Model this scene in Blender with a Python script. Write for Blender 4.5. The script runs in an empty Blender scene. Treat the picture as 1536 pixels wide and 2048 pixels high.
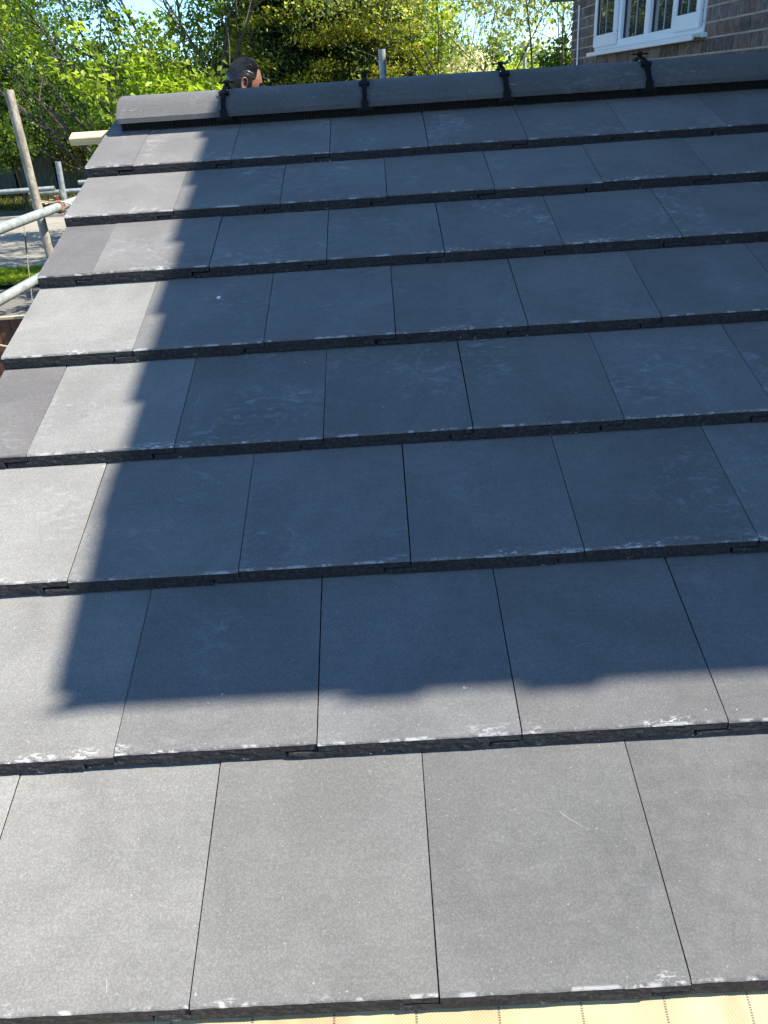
import bpy, bmesh, math, random
import numpy as np
from mathutils import Vector, Matrix, noise

random.seed(7)
RNG = np.random.default_rng(11)
SC = bpy.context.scene
COL = SC.collection
R = math.radians

# ------------------------------------------------------------------ camera, world, sun, exposure
CAM = Vector((0.7321, -0.5261, 0.9467))
cd = bpy.data.cameras.new('camera')
cam = bpy.data.objects.new('camera', cd)
COL.objects.link(cam)
ax = Vector((0.9981, -0.0160, -0.0597))           # image right
ay = Vector((-0.0600, -0.4795, -0.8755))          # image down
az = Vector((-0.0146, 0.8774, -0.4796))           # looking direction
m = Matrix((ax, -ay, -az)).transposed().to_4x4()
m.translation = CAM
cam.matrix_world = m
cd.sensor_fit = 'VERTICAL'
cd.sensor_height = 24.0
cd.sensor_width = 18.0
cd.lens = 24.0 * 1540 / 2048
cd.clip_start = 0.02
cd.clip_end = 2000
SC.camera = cam

SUN = Vector((0.638, -0.122, 0.76)).normalized()
world = bpy.data.worlds.new('World')
SC.world = world
world.use_nodes = True
wn = world.node_tree
wn.nodes.clear()
sky = wn.nodes.new('ShaderNodeTexSky')
sky.sky_type = 'NISHITA'
sky.sun_disc = False
sky.sun_elevation = math.asin(SUN.z)
sky.sun_rotation = math.atan2(SUN.x, SUN.y)
sky.air_density = 1.0
sky.dust_density = 0.0
sky.ozone_density = 3.0
sky.altitude = 2500
bg = wn.nodes.new('ShaderNodeBackground')
bg.inputs['Strength'].default_value = 0.113
wo = wn.nodes.new('ShaderNodeOutputWorld')
wb_ = wn.nodes.new('ShaderNodeMix'); wb_.data_type = 'RGBA'; wb_.blend_type = 'MULTIPLY'
wb_.inputs[0].default_value = 1.0; wb_.inputs[7].default_value = (0.84, 1.02, 1.10, 1)   # camera balanced for sunlight
wn.links.new(sky.outputs[0], wb_.inputs[6])
wn.links.new(wb_.outputs[2], bg.inputs[0])
wn.links.new(bg.outputs[0], wo.inputs[0])
sl = bpy.data.lights.new('sun', 'SUN')
sl.energy = 5.0
sl.angle = R(0.53)
sl.color = (1.0, 0.935, 0.84)
so = bpy.data.objects.new('sun', sl)
COL.objects.link(so)
so.rotation_euler = SUN.to_track_quat('Z', 'Y').to_euler()
so.location = (6, -3, 12)

SC.view_settings.view_transform = 'Standard'
SC.view_settings.look = 'None'
SC.view_settings.gamma = 1
SC.view_settings.use_curve_mapping = False
SC.view_settings.exposure = 1.45
SC.render.engine = 'CYCLES'
SC.cycles.max_bounces = 6
SC.cycles.transparent_max_bounces = 6

# ------------------------------------------------------------------ materials
def mat(name):
    m = bpy.data.materials.new(name)
    m.use_nodes = True
    nt = m.node_tree
    b = nt.nodes['Principled BSDF']
    return m, nt, b

class G:
    """small node graph helper"""
    def __init__(s, nt):
        s.nt = nt
    def n(s, t, **k):
        x = s.nt.nodes.new(t)
        for a, v in k.items():
            setattr(x, a, v)
        return x
    def l(s, a, b):
        s.nt.links.new(a, b)
    def coord(s, kind='Object', scale=(1, 1, 1), rnd=False):
        tc = s.n('ShaderNodeTexCoord')
        mp = s.n('ShaderNodeMapping')
        mp.inputs['Scale'].default_value = scale
        if rnd:
            oi = s.n('ShaderNodeObjectInfo')
            mu = s.n('ShaderNodeVectorMath', operation='SCALE')
            cb = s.n('ShaderNodeCombineXYZ')
            s.l(oi.outputs['Random'], cb.inputs[0])
            m2 = s.n('ShaderNodeMath', operation='MULTIPLY'); m2.inputs[1].default_value = 7.31
            s.l(oi.outputs['Random'], m2.inputs[0]); s.l(m2.outputs[0], cb.inputs[1])
            s.l(cb.outputs[0], mu.inputs[0]); mu.inputs['Scale'].default_value = 37.0
            ad = s.n('ShaderNodeVectorMath', operation='ADD')
            s.l(tc.outputs[kind], ad.inputs[0]); s.l(mu.outputs[0], ad.inputs[1])
            s.l(ad.outputs[0], mp.inputs[0])
        else:
            s.l(tc.outputs[kind], mp.inputs[0])
        return mp.outputs[0]
    def noise(s, vec, scale, detail=3, rough=0.5, dist=0.0):
        x = s.n('ShaderNodeTexNoise')
        x.inputs['Scale'].default_value = scale
        x.inputs['Detail'].default_value = detail
        x.inputs['Roughness'].default_value = rough
        x.inputs['Distortion'].default_value = dist
        s.l(vec, x.inputs['Vector'])
        return x.outputs['Fac']
    def ramp(s, fac, p0, p1, c0=0.0, c1=1.0):
        x = s.n('ShaderNodeMapRange')
        x.interpolation_type = 'SMOOTHSTEP'
        x.inputs['From Min'].default_value = p0
        x.inputs['From Max'].default_value = p1
        x.inputs['To Min'].default_value = c0
        x.inputs['To Max'].default_value = c1
        s.l(fac, x.inputs[0])
        return x.outputs[0]
    def math(s, op, a, b=None):
        x = s.n('ShaderNodeMath', operation=op)
        for i, v in enumerate((a, b)):
            if v is None: continue
            if isinstance(v, (int, float)): x.inputs[i].default_value = v
            else: s.l(v, x.inputs[i])
        return x.outputs[0]
    def mix(s, fac, a, b, mode='MIX'):
        x = s.n('ShaderNodeMix', data_type='RGBA', blend_type=mode)
        if isinstance(fac, (int, float)): x.inputs[0].default_value = fac
        else: s.l(fac, x.inputs[0])
        for i, v in ((6, a), (7, b)):
            if isinstance(v, tuple): x.inputs[i].default_value = (*v, 1) if len(v) == 3 else v
            else: s.l(v, x.inputs[i])
        return x.outputs[2]
    def val(s, v):
        x = s.n('ShaderNodeCombineColor')
        for i in range(3): s.l(v, x.inputs[i])
        return x.outputs[0]
    def bump(s, h, strength, dist, nrm=None):
        x = s.n('ShaderNodeBump')
        x.inputs['Strength'].default_value = strength
        x.inputs['Distance'].default_value = dist
        s.l(h, x.inputs['Height'])
        if nrm is not None: s.l(nrm, x.inputs['Normal'])
        return x.outputs[0]

def simple(name, col, rough=0.6, var=0.25, scale=8, bump=0.0, bscale=60, bdist=0.002, metal=0.0, stretch=(1, 1, 1), rnd=True, objcol=False):
    m, nt, b = mat(name)
    g = G(nt)
    v = g.coord('Object', stretch, rnd)
    f = g.noise(v, scale, 5, 0.6)
    k = g.ramp(f, 0.25, 0.75, 1 - var, 1 + var)
    c = g.mix(1.0, g.val(k), col, 'MULTIPLY')
    if objcol:
        oi = g.n('ShaderNodeObjectInfo')
        c = g.mix(1.0, c, oi.outputs['Color'], 'MULTIPLY')
    g.l(c, b.inputs['Base Color'])
    b.inputs['Roughness'].default_value = rough
    b.inputs['Metallic'].default_value = metal
    if bump:
        g.l(g.bump(g.noise(v, bscale, 4, 0.6), bump, bdist), b.inputs['Normal'])
    return m

def tile_material(name, ridge=False):
    m, nt, b = mat(name)
    g = G(nt)
    tc = g.n('ShaderNodeTexCoord')
    sx = g.n('ShaderNodeSeparateXYZ')
    g.l(tc.outputs['Object'], sx.inputs[0])
    v = g.coord('Object', (1, 1, 1), True)
    oi = g.n('ShaderNodeObjectInfo')
    base = g.mix(1.0, (0.131, 0.129, 0.123), oi.outputs['Color'], 'MULTIPLY')
    # soft cloudy bloom of the cement
    cloud = g.noise(v, 5.5, 4, 0.55, 0.6)
    base = g.mix(1.0, base, g.val(g.ramp(cloud, 0.28, 0.74, 0.90, 1.12)), 'MULTIPLY')
    # faint drag marks across the tile
    vs = g.coord('Object', (3, 30, 3), True)
    drag = g.noise(vs, 3.0, 4, 0.6, 0.8)
    base = g.mix(1.0, base, g.val(g.ramp(drag, 0.3, 0.7, 0.97, 1.03)), 'MULTIPLY')
    # granular face
    gv = g.n('ShaderNodeTexVoronoi'); gv.inputs['Scale'].default_value = 560
    g.l(v, gv.inputs['Vector'])
    sc_ = g.n('ShaderNodeSeparateColor'); g.l(gv.outputs['Color'], sc_.inputs[0])
    gr = g.math('POWER', sc_.outputs[0], 1.6)
    base = g.mix(1.0, base, g.val(g.ramp(gr, 0.0, 1.0, 0.92, 1.20)), 'MULTIPLY')
    base = g.mix(1.0, base, g.val(g.ramp(g.noise(v, 330, 4, 0.85), 0.32, 0.68, 0.91, 1.10)), 'MULTIPLY')
    gr2 = g.noise(v, 190, 2, 0.6)
    spark = g.ramp(gr2, 0.68, 0.75, 0, 0.55)
    base = g.mix(spark, base, (0.42, 0.41, 0.39))
    # hand smears of white bloom
    sm1 = g.noise(v, 4.3, 2, 0.5)
    sm2 = g.noise(g.coord('Object', (1, 1.8, 1), True), 22, 5, 0.7, 1.4)
    smear = g.math('MULTIPLY', g.ramp(sm1, 0.48, 0.64), g.ramp(sm2, 0.48, 0.70))
    base = g.mix(g.math('MULTIPLY', smear, g.math('MULTIPLY', oi.outputs['Alpha'], 0.52)), base, (0.42, 0.425, 0.43))
    # thin curved scratches
    w1 = g.noise(v, 5.0, 1, 0.4, 1.2)
    line = g.math('LESS_THAN', g.math('ABSOLUTE', g.math('SUBTRACT', w1, 0.5)), 0.0022)
    w2 = g.noise(v, 9.0, 2, 0.5)
    scr = g.math('MULTIPLY', line, g.ramp(w2, 0.66, 0.72))
    base = g.mix(g.math('MULTIPLY', scr, 0.35), base, (0.5, 0.5, 0.5))
    # small pale spots
    vo = g.n('ShaderNodeTexVoronoi'); vo.inputs['Scale'].default_value = 16
    g.l(v, vo.inputs['Vector'])
    sp = g.math('MULTIPLY', g.math('LESS_THAN', vo.outputs['Distance'], 0.035), g.math('GREATER_THAN', g.noise(v, 7, 1), 0.6))
    base = g.mix(g.math('MULTIPLY', sp, 0.55), base, (0.5, 0.5, 0.5))
    if not ridge:
        # scuffed lower margin with white crumbs
        vn = g.coord('Object', (1, 2.6, 1), True)
        big = g.noise(vn, 8, 2, 0.5)
        fine = g.noise(vn, 75, 5, 0.75, 0.4)
        near = g.ramp(sx.outputs[1], 0.003, 0.022, 1, 0)
        edge = g.math('MULTIPLY', near, g.math('MULTIPLY', g.ramp(big, 0.57, 0.67), g.ramp(fine, 0.50, 0.60)))
        thin = g.math('MULTIPLY', g.ramp(sx.outputs[1], 0.001, 0.0045, 1, 0), g.math('MULTIPLY', g.ramp(g.noise(v, 22, 4, 0.7), 0.5, 0.6), 0.6))
        up = g.math('GREATER_THAN', sx.outputs[2], -0.004)
        e2 = g.math('MULTIPLY', g.math('MAXIMUM', edge, thin), up)
        base = g.mix(g.math('MULTIPLY', e2, 0.9), base, (0.55, 0.55, 0.54))
        # cut front edge : its shade painted in as darker colour, a few pale crumbs low down
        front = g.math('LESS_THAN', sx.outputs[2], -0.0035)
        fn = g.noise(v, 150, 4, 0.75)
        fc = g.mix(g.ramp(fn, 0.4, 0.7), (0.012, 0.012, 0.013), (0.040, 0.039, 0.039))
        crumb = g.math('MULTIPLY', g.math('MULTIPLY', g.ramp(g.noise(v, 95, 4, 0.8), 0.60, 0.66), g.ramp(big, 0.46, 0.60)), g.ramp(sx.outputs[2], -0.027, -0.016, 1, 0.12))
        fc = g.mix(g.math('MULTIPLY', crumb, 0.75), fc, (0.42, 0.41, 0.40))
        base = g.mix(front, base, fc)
    else:
        vn = g.coord('Object', (1, 9, 9), True)
        fine = g.math('MULTIPLY', g.ramp(g.noise(vn, 26, 4, 0.7), 0.58, 0.64), g.ramp(g.noise(v, 7, 1), 0.5, 0.6))
        band = g.math('LESS_THAN', g.math('ABSOLUTE', g.math('ADD', sx.outputs[1], 0.102)), 0.0055)
        base = g.mix(g.math('MULTIPLY', g.math('MULTIPLY', fine, band), 0.55), base, (0.5, 0.5, 0.5))
    g.l(base, b.inputs['Base Color'])
    rr = g.ramp(g.noise(v, 35, 3), 0.3, 0.7, 0.62, 0.78)
    g.l(rr, b.inputs['Roughness'])
    b.inputs['Specular IOR Level'].default_value = 0.28
    b.inputs['Diffuse Roughness'].default_value = 0.9
    n1 = g.bump(g.noise(v, 420, 3, 0.8), 0.35, 0.0010)
    n2 = g.bump(g.noise(v, 14, 3, 0.5), 0.25, 0.003, n1)
    g.l(n2, b.inputs['Normal'])
    return m

def leaf_material(name, trans=0.45, rough=0.45):
    m, nt, b = mat(name)
    g = G(nt)
    at = g.n('ShaderNodeAttribute', attribute_name='tint')
    b.inputs['Roughness'].default_value = rough
    b.inputs['Specular IOR Level'].default_value = 0.4
    g.l(at.outputs['Color'], b.inputs['Base Color'])
    tr = g.n('ShaderNodeBsdfTranslucent')
    c = g.mix(1.0, at.outputs['Color'], (1.25, 1.45, 0.5), 'MULTIPLY')
    g.l(c, tr.inputs['Color'])
    mx = g.n('ShaderNodeMixShader')
    mx.inputs[0].default_value = trans
    g.l(b.outputs[0], mx.inputs[1]); g.l(tr.outputs[0], mx.inputs[2])
    g.l(mx.outputs[0], nt.nodes['Material Output'].inputs[0])
    return m

M = {}
M['tile'] = tile_material('tile_concrete')
M['ridge'] = tile_material('ridge_concrete', True)
M['clip'] = simple('black_plastic', (0.009, 0.0095, 0.011), 0.6, 0.2, 30)
for _m in (M['clip'],):
    _m.node_tree.nodes['Principled BSDF'].inputs['Specular IOR Level'].default_value = 0.12
M['roll'] = simple('black_rubber', (0.008, 0.008, 0.009), 0.8, 0.3, 40)
M['bark'] = simple('bark', (0.055, 0.045, 0.035), 0.85, 0.5, 14, 0.8, 30, 0.01, stretch=(1, 1, 0.25))
M['wood'] = simple('raw_timber', (0.64, 0.50, 0.26), 0.65, 0.18, 6, 0.3, 90, 0.001, stretch=(0.6, 12, 12))
M['board'] = simple('scaffold_board', (0.28, 0.2, 0.12), 0.8, 0.35, 5, 0.4, 60, 0.002, stretch=(0.5, 8, 8))
M['fence'] = simple('fence_wood', (0.085, 0.085, 0.062), 0.85, 0.4, 3, 0.5, 40, 0.004, stretch=(6, 6, 0.6))
M['brownfence'] = simple('brown_stained_wood', (0.105, 0.048, 0.026), 0.8, 0.35, 3, 0.5, 40, 0.004, stretch=(6, 6, 0.6))
M['cream'] = simple('cream_timber', (0.42, 0.35, 0.22), 0.7, 0.2, 6)
M['upvc'] = simple('white_upvc', (0.80, 0.80, 0.80), 0.28, 0.03, 3)
M['lead'] = simple('white_bar', (0.33, 0.34, 0.34), 0.4, 0.05, 3)
M['mortar'] = simple('mortar', (0.36, 0.30, 0.22), 0.95, 0.2, 12, 0.6, 90, 0.003)
M['leaf'] = leaf_material('broadleaf', 0.5)
M['needle'] = leaf_material('needle_sprays', 0.22, 0.6)
M['petal'] = leaf_material('petals', 0.35, 0.6)
M['dark'] = simple('dark_interior', (0.02, 0.02, 0.022), 0.8, 0.1, 3)
M['brownpvc'] = simple('brown_fascia', (0.05, 0.032, 0.024), 0.5, 0.1, 3)
M['lamp'] = simple('painted_steel', (0.33, 0.35, 0.34), 0.5, 0.1, 3)
M['black'] = simple('black_sleeve', (0.02, 0.02, 0.02), 0.5, 0.1, 3)
M['rust'] = simple('rusty_steel', (0.20, 0.095, 0.05), 0.75, 0.5, 40, 0.6, 200, 0.001)
M['rope'] = simple('frayed_rope', (0.42, 0.36, 0.27), 0.9, 0.3, 60)
M['petrol'] = simple('blue_work_shirt', (0.05, 0.07, 0.12), 0.9, 0.2, 30)
M['trouser'] = simple('grey_work_trousers', (0.06, 0.06, 0.065), 0.9, 0.2, 30)
M['boot'] = simple('brown_boots', (0.09, 0.055, 0.03), 0.6, 0.2, 30)

def tube_mat():
    m, nt, b = mat('galvanised_tube')
    g = G(nt)
    v = g.coord('Object', (1, 1, 1), True)
    f = g.noise(v, 22, 5, 0.65)
    c = g.mix(g.ramp(f, 0.4, 0.65), (0.30, 0.335, 0.315), (0.20, 0.22, 0.21))
    sp = g.ramp(g.noise(v, 140, 4, 0.7), 0.62, 0.70)
    c = g.mix(g.math('MULTIPLY', sp, 0.6), c, (0.50, 0.50, 0.46))
    g.l(c, b.inputs['Base Color'])
    b.inputs['Metallic'].default_value = 0.25
    b.inputs['Roughness'].default_value = 0.55
    g.l(g.bump(g.noise(v, 120, 4, 0.6), 0.3, 0.001), b.inputs['Normal'])
    return m
M['tube'] = tube_mat()

def old_tube_mat():
    m, nt, b = mat('weathered_tube')
    g = G(nt)
    v = g.coord('Object', (1, 1, 0.5), True)
    f = g.noise(v, 20, 6, 0.7)
    c = g.mix(g.ramp(f, 0.35, 0.65), (0.17, 0.15, 0.12), (0.36, 0.33, 0.26))
    ru = g.ramp(g.noise(v, 45, 5, 0.7), 0.58, 0.66)
    c = g.mix(g.math('MULTIPLY', ru, 0.85), c, (0.16, 0.09, 0.05))
    pa = g.ramp(g.noise(v, 60, 4, 0.7, 0.5), 0.62, 0.68)
    c = g.mix(g.math('MULTIPLY', pa, 0.7), c, (0.52, 0.5, 0.45))
    g.l(c, b.inputs['Base Color'])
    b.inputs['Roughness'].default_value = 0.75
    g.l(g.bump(g.noise(v, 90, 4, 0.6), 0.5, 0.002), b.inputs['Normal'])
    return m
M['oldtube'] = old_tube_mat()

def brick_mat():
    m, nt, b = mat('brick_face')
    g = G(nt)
    v = g.coord('Object', (1, 1, 1), True)
    oi = g.n('ShaderNodeObjectInfo')
    f = g.noise(v, 26, 5, 0.7)
    c = g.mix(g.ramp(f, 0.35, 0.7), (0.085, 0.060, 0.050), (0.20, 0.145, 0.118))
    c = g.mix(1.0, c, oi.outputs['Color'], 'MULTIPLY')
    sp = g.ramp(g.noise(v, 130, 4, 0.8), 0.58, 0.68)
    c = g.mix(g.math('MULTIPLY', sp, 0.45), c, (0.30, 0.25, 0.21))
    g.l(c, b.inputs['Base Color'])
    b.inputs['Roughness'].default_value = 0.9
    g.l(g.bump(g.noise(v, 70, 5, 0.7), 0.9, 0.006), b.inputs['Normal'])
    return m
M['brick'] = brick_mat()

def brickwork_mat():
    m, nt, b = mat('brickwork_faces')
    g = G(nt)
    at = g.n('ShaderNodeAttribute', attribute_name='tint')
    v = g.coord('Object')
    f = g.noise(v, 26, 5, 0.7)
    c = g.mix(1.0, at.outputs['Color'], g.val(g.ramp(f, 0.3, 0.7, 0.7, 1.3)), 'MULTIPLY')
    g.l(c, b.inputs['Base Color'])
    b.inputs['Roughness'].default_value = 0.9
    g.l(g.bump(g.noise(v, 70, 5, 0.7), 0.9, 0.006), b.inputs['Normal'])
    return m
M['brickwork'] = brickwork_mat()

def glass_mat():
    m, nt, b = mat('window_glass')
    g = G(nt)
    b.inputs['Base Color'].default_value = (0.05, 0.06, 0.058, 1)
    b.inputs['Roughness'].default_value = 0.015
    b.inputs['IOR'].default_value = 3.4
    v = g.coord('Object')
    g.l(g.bump(g.noise(v, 2.2, 2, 0.4), 0.12, 0.02), b.inputs['Normal'])
    return m
M['glass'] = glass_mat()

def membrane_mat():
    m, nt, b = mat('roof_membrane')
    g = G(nt)
    tc = g.n('ShaderNodeTexCoord')
    sx = g.n('ShaderNodeSeparateXYZ')
    g.l(tc.outputs['Object'], sx.inputs[0])
    v = g.coord('Object')
    c = g.mix(g.ramp(g.noise(v, 7, 4, 0.6, 0.5), 0.35, 0.7), (0.40, 0.31, 0.165), (0.33, 0.245, 0.125))
    st = g.ramp(g.noise(g.coord('Object', (1, .5, 1)), 9, 3, 0.5), 0.60, 0.70)
    c = g.mix(g.math('MULTIPLY', st, 0.45), c, (0.24, 0.15, 0.07))
    # diagonal weave
    wv = g.math('SINE', g.math('MULTIPLY', g.math('ADD', sx.outputs[0], sx.outputs[1]), 1500.0))
    wv2 = g.math('SINE', g.math('MULTIPLY', g.math('SUBTRACT', sx.outputs[0], sx.outputs[1]), 1500.0))
    ww = g.math('MULTIPLY', g.math('ADD', wv, wv2), 0.5)
    c = g.mix(1.0, c, g.val(g.ramp(ww, -1, 1, 0.92, 1.07)), 'MULTIPLY')
    # printed dashed guide lines, 100 mm apart
    fr = g.math('ABSOLUTE', g.math('SUBTRACT', g.math('FRACT', g.math('ADD', g.math('MULTIPLY', sx.outputs[0], 10.0), 0.29)), 0.5))
    ln = g.math('LESS_THAN', fr, 0.016)
    da = g.math('GREATER_THAN', g.math('SINE', g.math('MULTIPLY', sx.outputs[1], 2400.0)), -0.45)
    c = g.mix(g.math('MULTIPLY', g.math('MULTIPLY', ln, da), 0.85), c, (0.03, 0.03, 0.03))
    g.l(c, b.inputs['Base Color'])
    b.inputs['Roughness'].default_value = 0.6
    g.l(g.bump(ww, 0.2, 0.0006), b.inputs['Normal'])
    return m
M['membrane'] = membrane_mat()

def ground_mat():
    m, nt, b = mat('leaf_litter')
    g = G(nt)
    v = g.coord('Object')
    c = g.mix(g.ramp(g.noise(v, 1.3, 6, 0.7), 0.35, 0.65), (0.11, 0.075, 0.05), (0.055, 0.06, 0.03))
    c = g.mix(g.ramp(g.noise(v, 5, 4, 0.7), 0.55, 0.62), c, (0.26, 0.18, 0.12))
    g.l(c, b.inputs['Base Color'])
    b.inputs['Roughness'].default_value = 0.95
    return m
M['ground'] = ground_mat()

def tarmac(name, a, c2, sc):
    m, nt, b = mat(name)
    g = G(nt)
    v = g.coord('Object')
    c = g.mix(g.ramp(g.noise(v, sc, 5, 0.6), 0.3, 0.7), a, c2)
    c = g.mix(1.0, c, g.val(g.ramp(g.noise(v, 60, 3, 0.7), 0.3, 0.7, 0.8, 1.2)), 'MULTIPLY')
    crack = g.math('LESS_THAN', g.math('ABSOLUTE', g.math('SUBTRACT', g.noise(g.coord('Object', (0.4, 1.6, 1)), 0.9, 3, 0.5, 1.0), 0.5)), 0.006)
    c = g.mix(g.math('MULTIPLY', crack, 0.5), c, (0.06, 0.055, 0.05))
    g.l(c, b.inputs['Base Color'])
    b.inputs['Roughness'].default_value = 0.9
    g.l(g.bump(g.noise(v, 90, 3), 0.4, 0.01), b.inputs['Normal'])
    return m
M['road'] = tarmac('sunworn_road', (0.20, 0.185, 0.15), (0.26, 0.24, 0.195), 0.7)
M['path'] = tarmac('dark_tarmac', (0.10, 0.093, 0.08), (0.14, 0.13, 0.11), 0.9)
M['turf'] = simple('turf', (0.06, 0.085, 0.02), 0.95, 0.4, 4)
M['kerb'] = simple('kerb_concrete', (0.3, 0.28, 0.24), 0.9, 0.2, 5)
M['skin'] = None

# ------------------------------------------------------------------ mesh helpers
def link(name, me, material, parent=None):
    o = bpy.data.objects.new(name, me)
    COL.objects.link(o)
    if material is not None:
        me.materials.append(material)
    if parent is not None:
        o.parent = parent
    return o

def tag(o, label=None, cat=None, group=None, kind=None):
    if label: o['label'] = label
    if cat: o['category'] = cat
    if group: o['group'] = group
    if kind: o['kind'] = kind
    return o

def thing(name, label, cat, loc=(0, 0, 0), group=None):
    o = bpy.data.objects.new(name, None)
    o.empty_display_size = 0.1
    COL.objects.link(o)
    o.location = loc
    return tag(o, label, cat, group)

def np_mesh(name, V, F, smooth=False, tint=None):
    """V (n,3), F (m,k) all faces of equal size k"""
    V = np.asarray(V, np.float32); F = np.asarray(F, np.int32)
    me = bpy.data.meshes.new(name)
    me.vertices.add(len(V)); me.vertices.foreach_set('co', V.ravel())
    k = F.shape[1]
    me.loops.add(F.size); me.loops.foreach_set('vertex_index', F.ravel())
    me.polygons.add(len(F))
    me.polygons.foreach_set('loop_start', np.arange(0, F.size, k, dtype=np.int32))
    me.polygons.foreach_set('loop_total', np.full(len(F), k, np.int32))
    me.update(calc_edges=True)
    if smooth:
        me.polygons.foreach_set('use_smooth', np.ones(len(F), bool))
    if tint is not None:
        a = me.color_attributes.new('tint', 'FLOAT_COLOR', 'POINT')
        c = np.ones((len(V), 4), np.float32); c[:, :3] = tint
        a.data.foreach_set('color', c.ravel())
    return me

class MB:
    def __init__(s):
        s.v = []; s.f = []
    def box(s, x0, x1, y0, y1, z0, z1, mt=None):
        n = len(s.v)
        for p in ((x0,y0,z0),(x1,y0,z0),(x1,y1,z0),(x0,y1,z0),(x0,y0,z1),(x1,y0,z1),(x1,y1,z1),(x0,y1,z1)):
            q = Vector(p)
            s.v.append(tuple(mt @ q) if mt else p)
        for f in ((0,3,2,1),(4,5,6,7),(0,1,5,4),(1,2,6,5),(2,3,7,6),(3,0,4,7)):
            s.f.append(tuple(n + i for i in f))
        return s
    def tube(s, pts, rad, seg=12, cap=True):
        pts = [Vector(p) for p in pts]
        if not hasattr(rad, '__len__'): rad = [rad] * len(pts)
        n0 = len(s.v)
        d = (pts[1] - pts[0]).normalized()
        a = d.orthogonal().normalized()
        for i, p in enumerate(pts):
            if i == 0: t = pts[1] - pts[0]
            elif i == len(pts) - 1: t = pts[-1] - pts[-2]
            else: t = pts[i + 1] - pts[i - 1]
            t.normalize()
            a = (a - t * a.dot(t)).normalized()
            b = t.cross(a)
            for j in range(seg):
                th = 2 * math.pi * j / seg
                s.v.append(tuple(p + (a * math.cos(th) + b * math.sin(th)) * rad[i]))
        for i in range(len(pts) - 1):
            for j in range(seg):
                k = (j + 1) % seg
                s.f.append((n0 + i*seg + j, n0 + i*seg + k, n0 + (i+1)*seg + k, n0 + (i+1)*seg + j))
        if cap:
            s.f.append(tuple(n0 + j for j in reversed(range(seg))))
            e = n0 + (len(pts) - 1) * seg
            s.f.append(tuple(e + j for j in range(seg)))
        return s
    def prism(s, poly, x0, x1):
        """poly in (y,z), extruded along x"""
        n = len(s.v); k = len(poly)
        for x in (x0, x1):
            for (y, z) in poly: s.v.append((x, y, z))
        for i in range(k):
            j = (i + 1) % k
            s.f.append((n + i, n + j, n + k + j, n + k + i))
        s.f.append(tuple(n + i for i in reversed(range(k)))); s.f.append(tuple(n + k + i for i in range(k)))
        return s
    def mesh(s, name, smooth=None, bevel=0.0):
        me = bpy.data.meshes.new(name)
        me.from_pydata(s.v, [], s.f)
        bm = bmesh.new(); bm.from_mesh(me)
        bmesh.ops.recalc_face_normals(bm, faces=bm.faces)
        if bevel:
            es = [e for e in bm.edges if len(e.link_faces) == 2 and e.calc_face_angle() > 0.7]
            bmesh.ops.bevel(bm, geom=es, offset=bevel, segments=2, affect='EDGES', clamp_overlap=True)
        if smooth:
            for f in bm.faces: f.smooth = True
            for e in bm.edges:
                if len(e.link_faces) == 2 and e.calc_face_angle() > smooth: e.smooth = False
        bm.to_mesh(me); bm.free()
        return me
    def build(s, name, material, parent=None, smooth=None, bevel=0.0):
        return link(name, s.mesh(name, smooth, bevel), material, parent)

# ------------------------------------------------------------------ ground and roads (z = GZ)
GZ = -2.3
def sheet(name, x0, x1, y0, y1, z, material, nx=1, ny=1):
    xs = np.linspace(x0, x1, nx + 1); ys = np.linspace(y0, y1, ny + 1)
    V = [(x, y, z) for y in ys for x in xs]
    F = [(j*(nx+1)+i, j*(nx+1)+i+1, (j+1)*(nx+1)+i+1, (j+1)*(nx+1)+i) for j in range(ny) for i in range(nx)]
    return tag(link(name, np_mesh(name, V, F), material), kind='structure')
sheet('ground', -500, 500, -300, 900, GZ, M['ground'])
sheet('garden_lawn', -60, 60, 39, 140, GZ + 0.006, M['turf'])
sheet('road', -70, -5.9, 18.1, 28.6, GZ + 0.010, M['road'])
sheet('grass_verge', -70, 60, 16.3, 17.95, GZ + 0.10, M['turf'])
sheet('side_garden', -5.88, 60, 18.1, 38.9, GZ + 0.012, M['turf'])
sheet('pavement', -70, 60, 9.0, 16.2, GZ + 0.02, M['path'])
k = MB(); k.box(-70, -5.9, 17.95, 18.09, GZ - 0.05, GZ + 0.11)
tag(k.build('kerb', M['kerb'], bevel=0.01), kind='structure')
k = MB(); k.box(-70, -5.9, 28.62, 28.76, GZ - 0.05, GZ + 0.11)
tag(k.build('far_kerb', M['kerb'], bevel=0.01), kind='structure')

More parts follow.
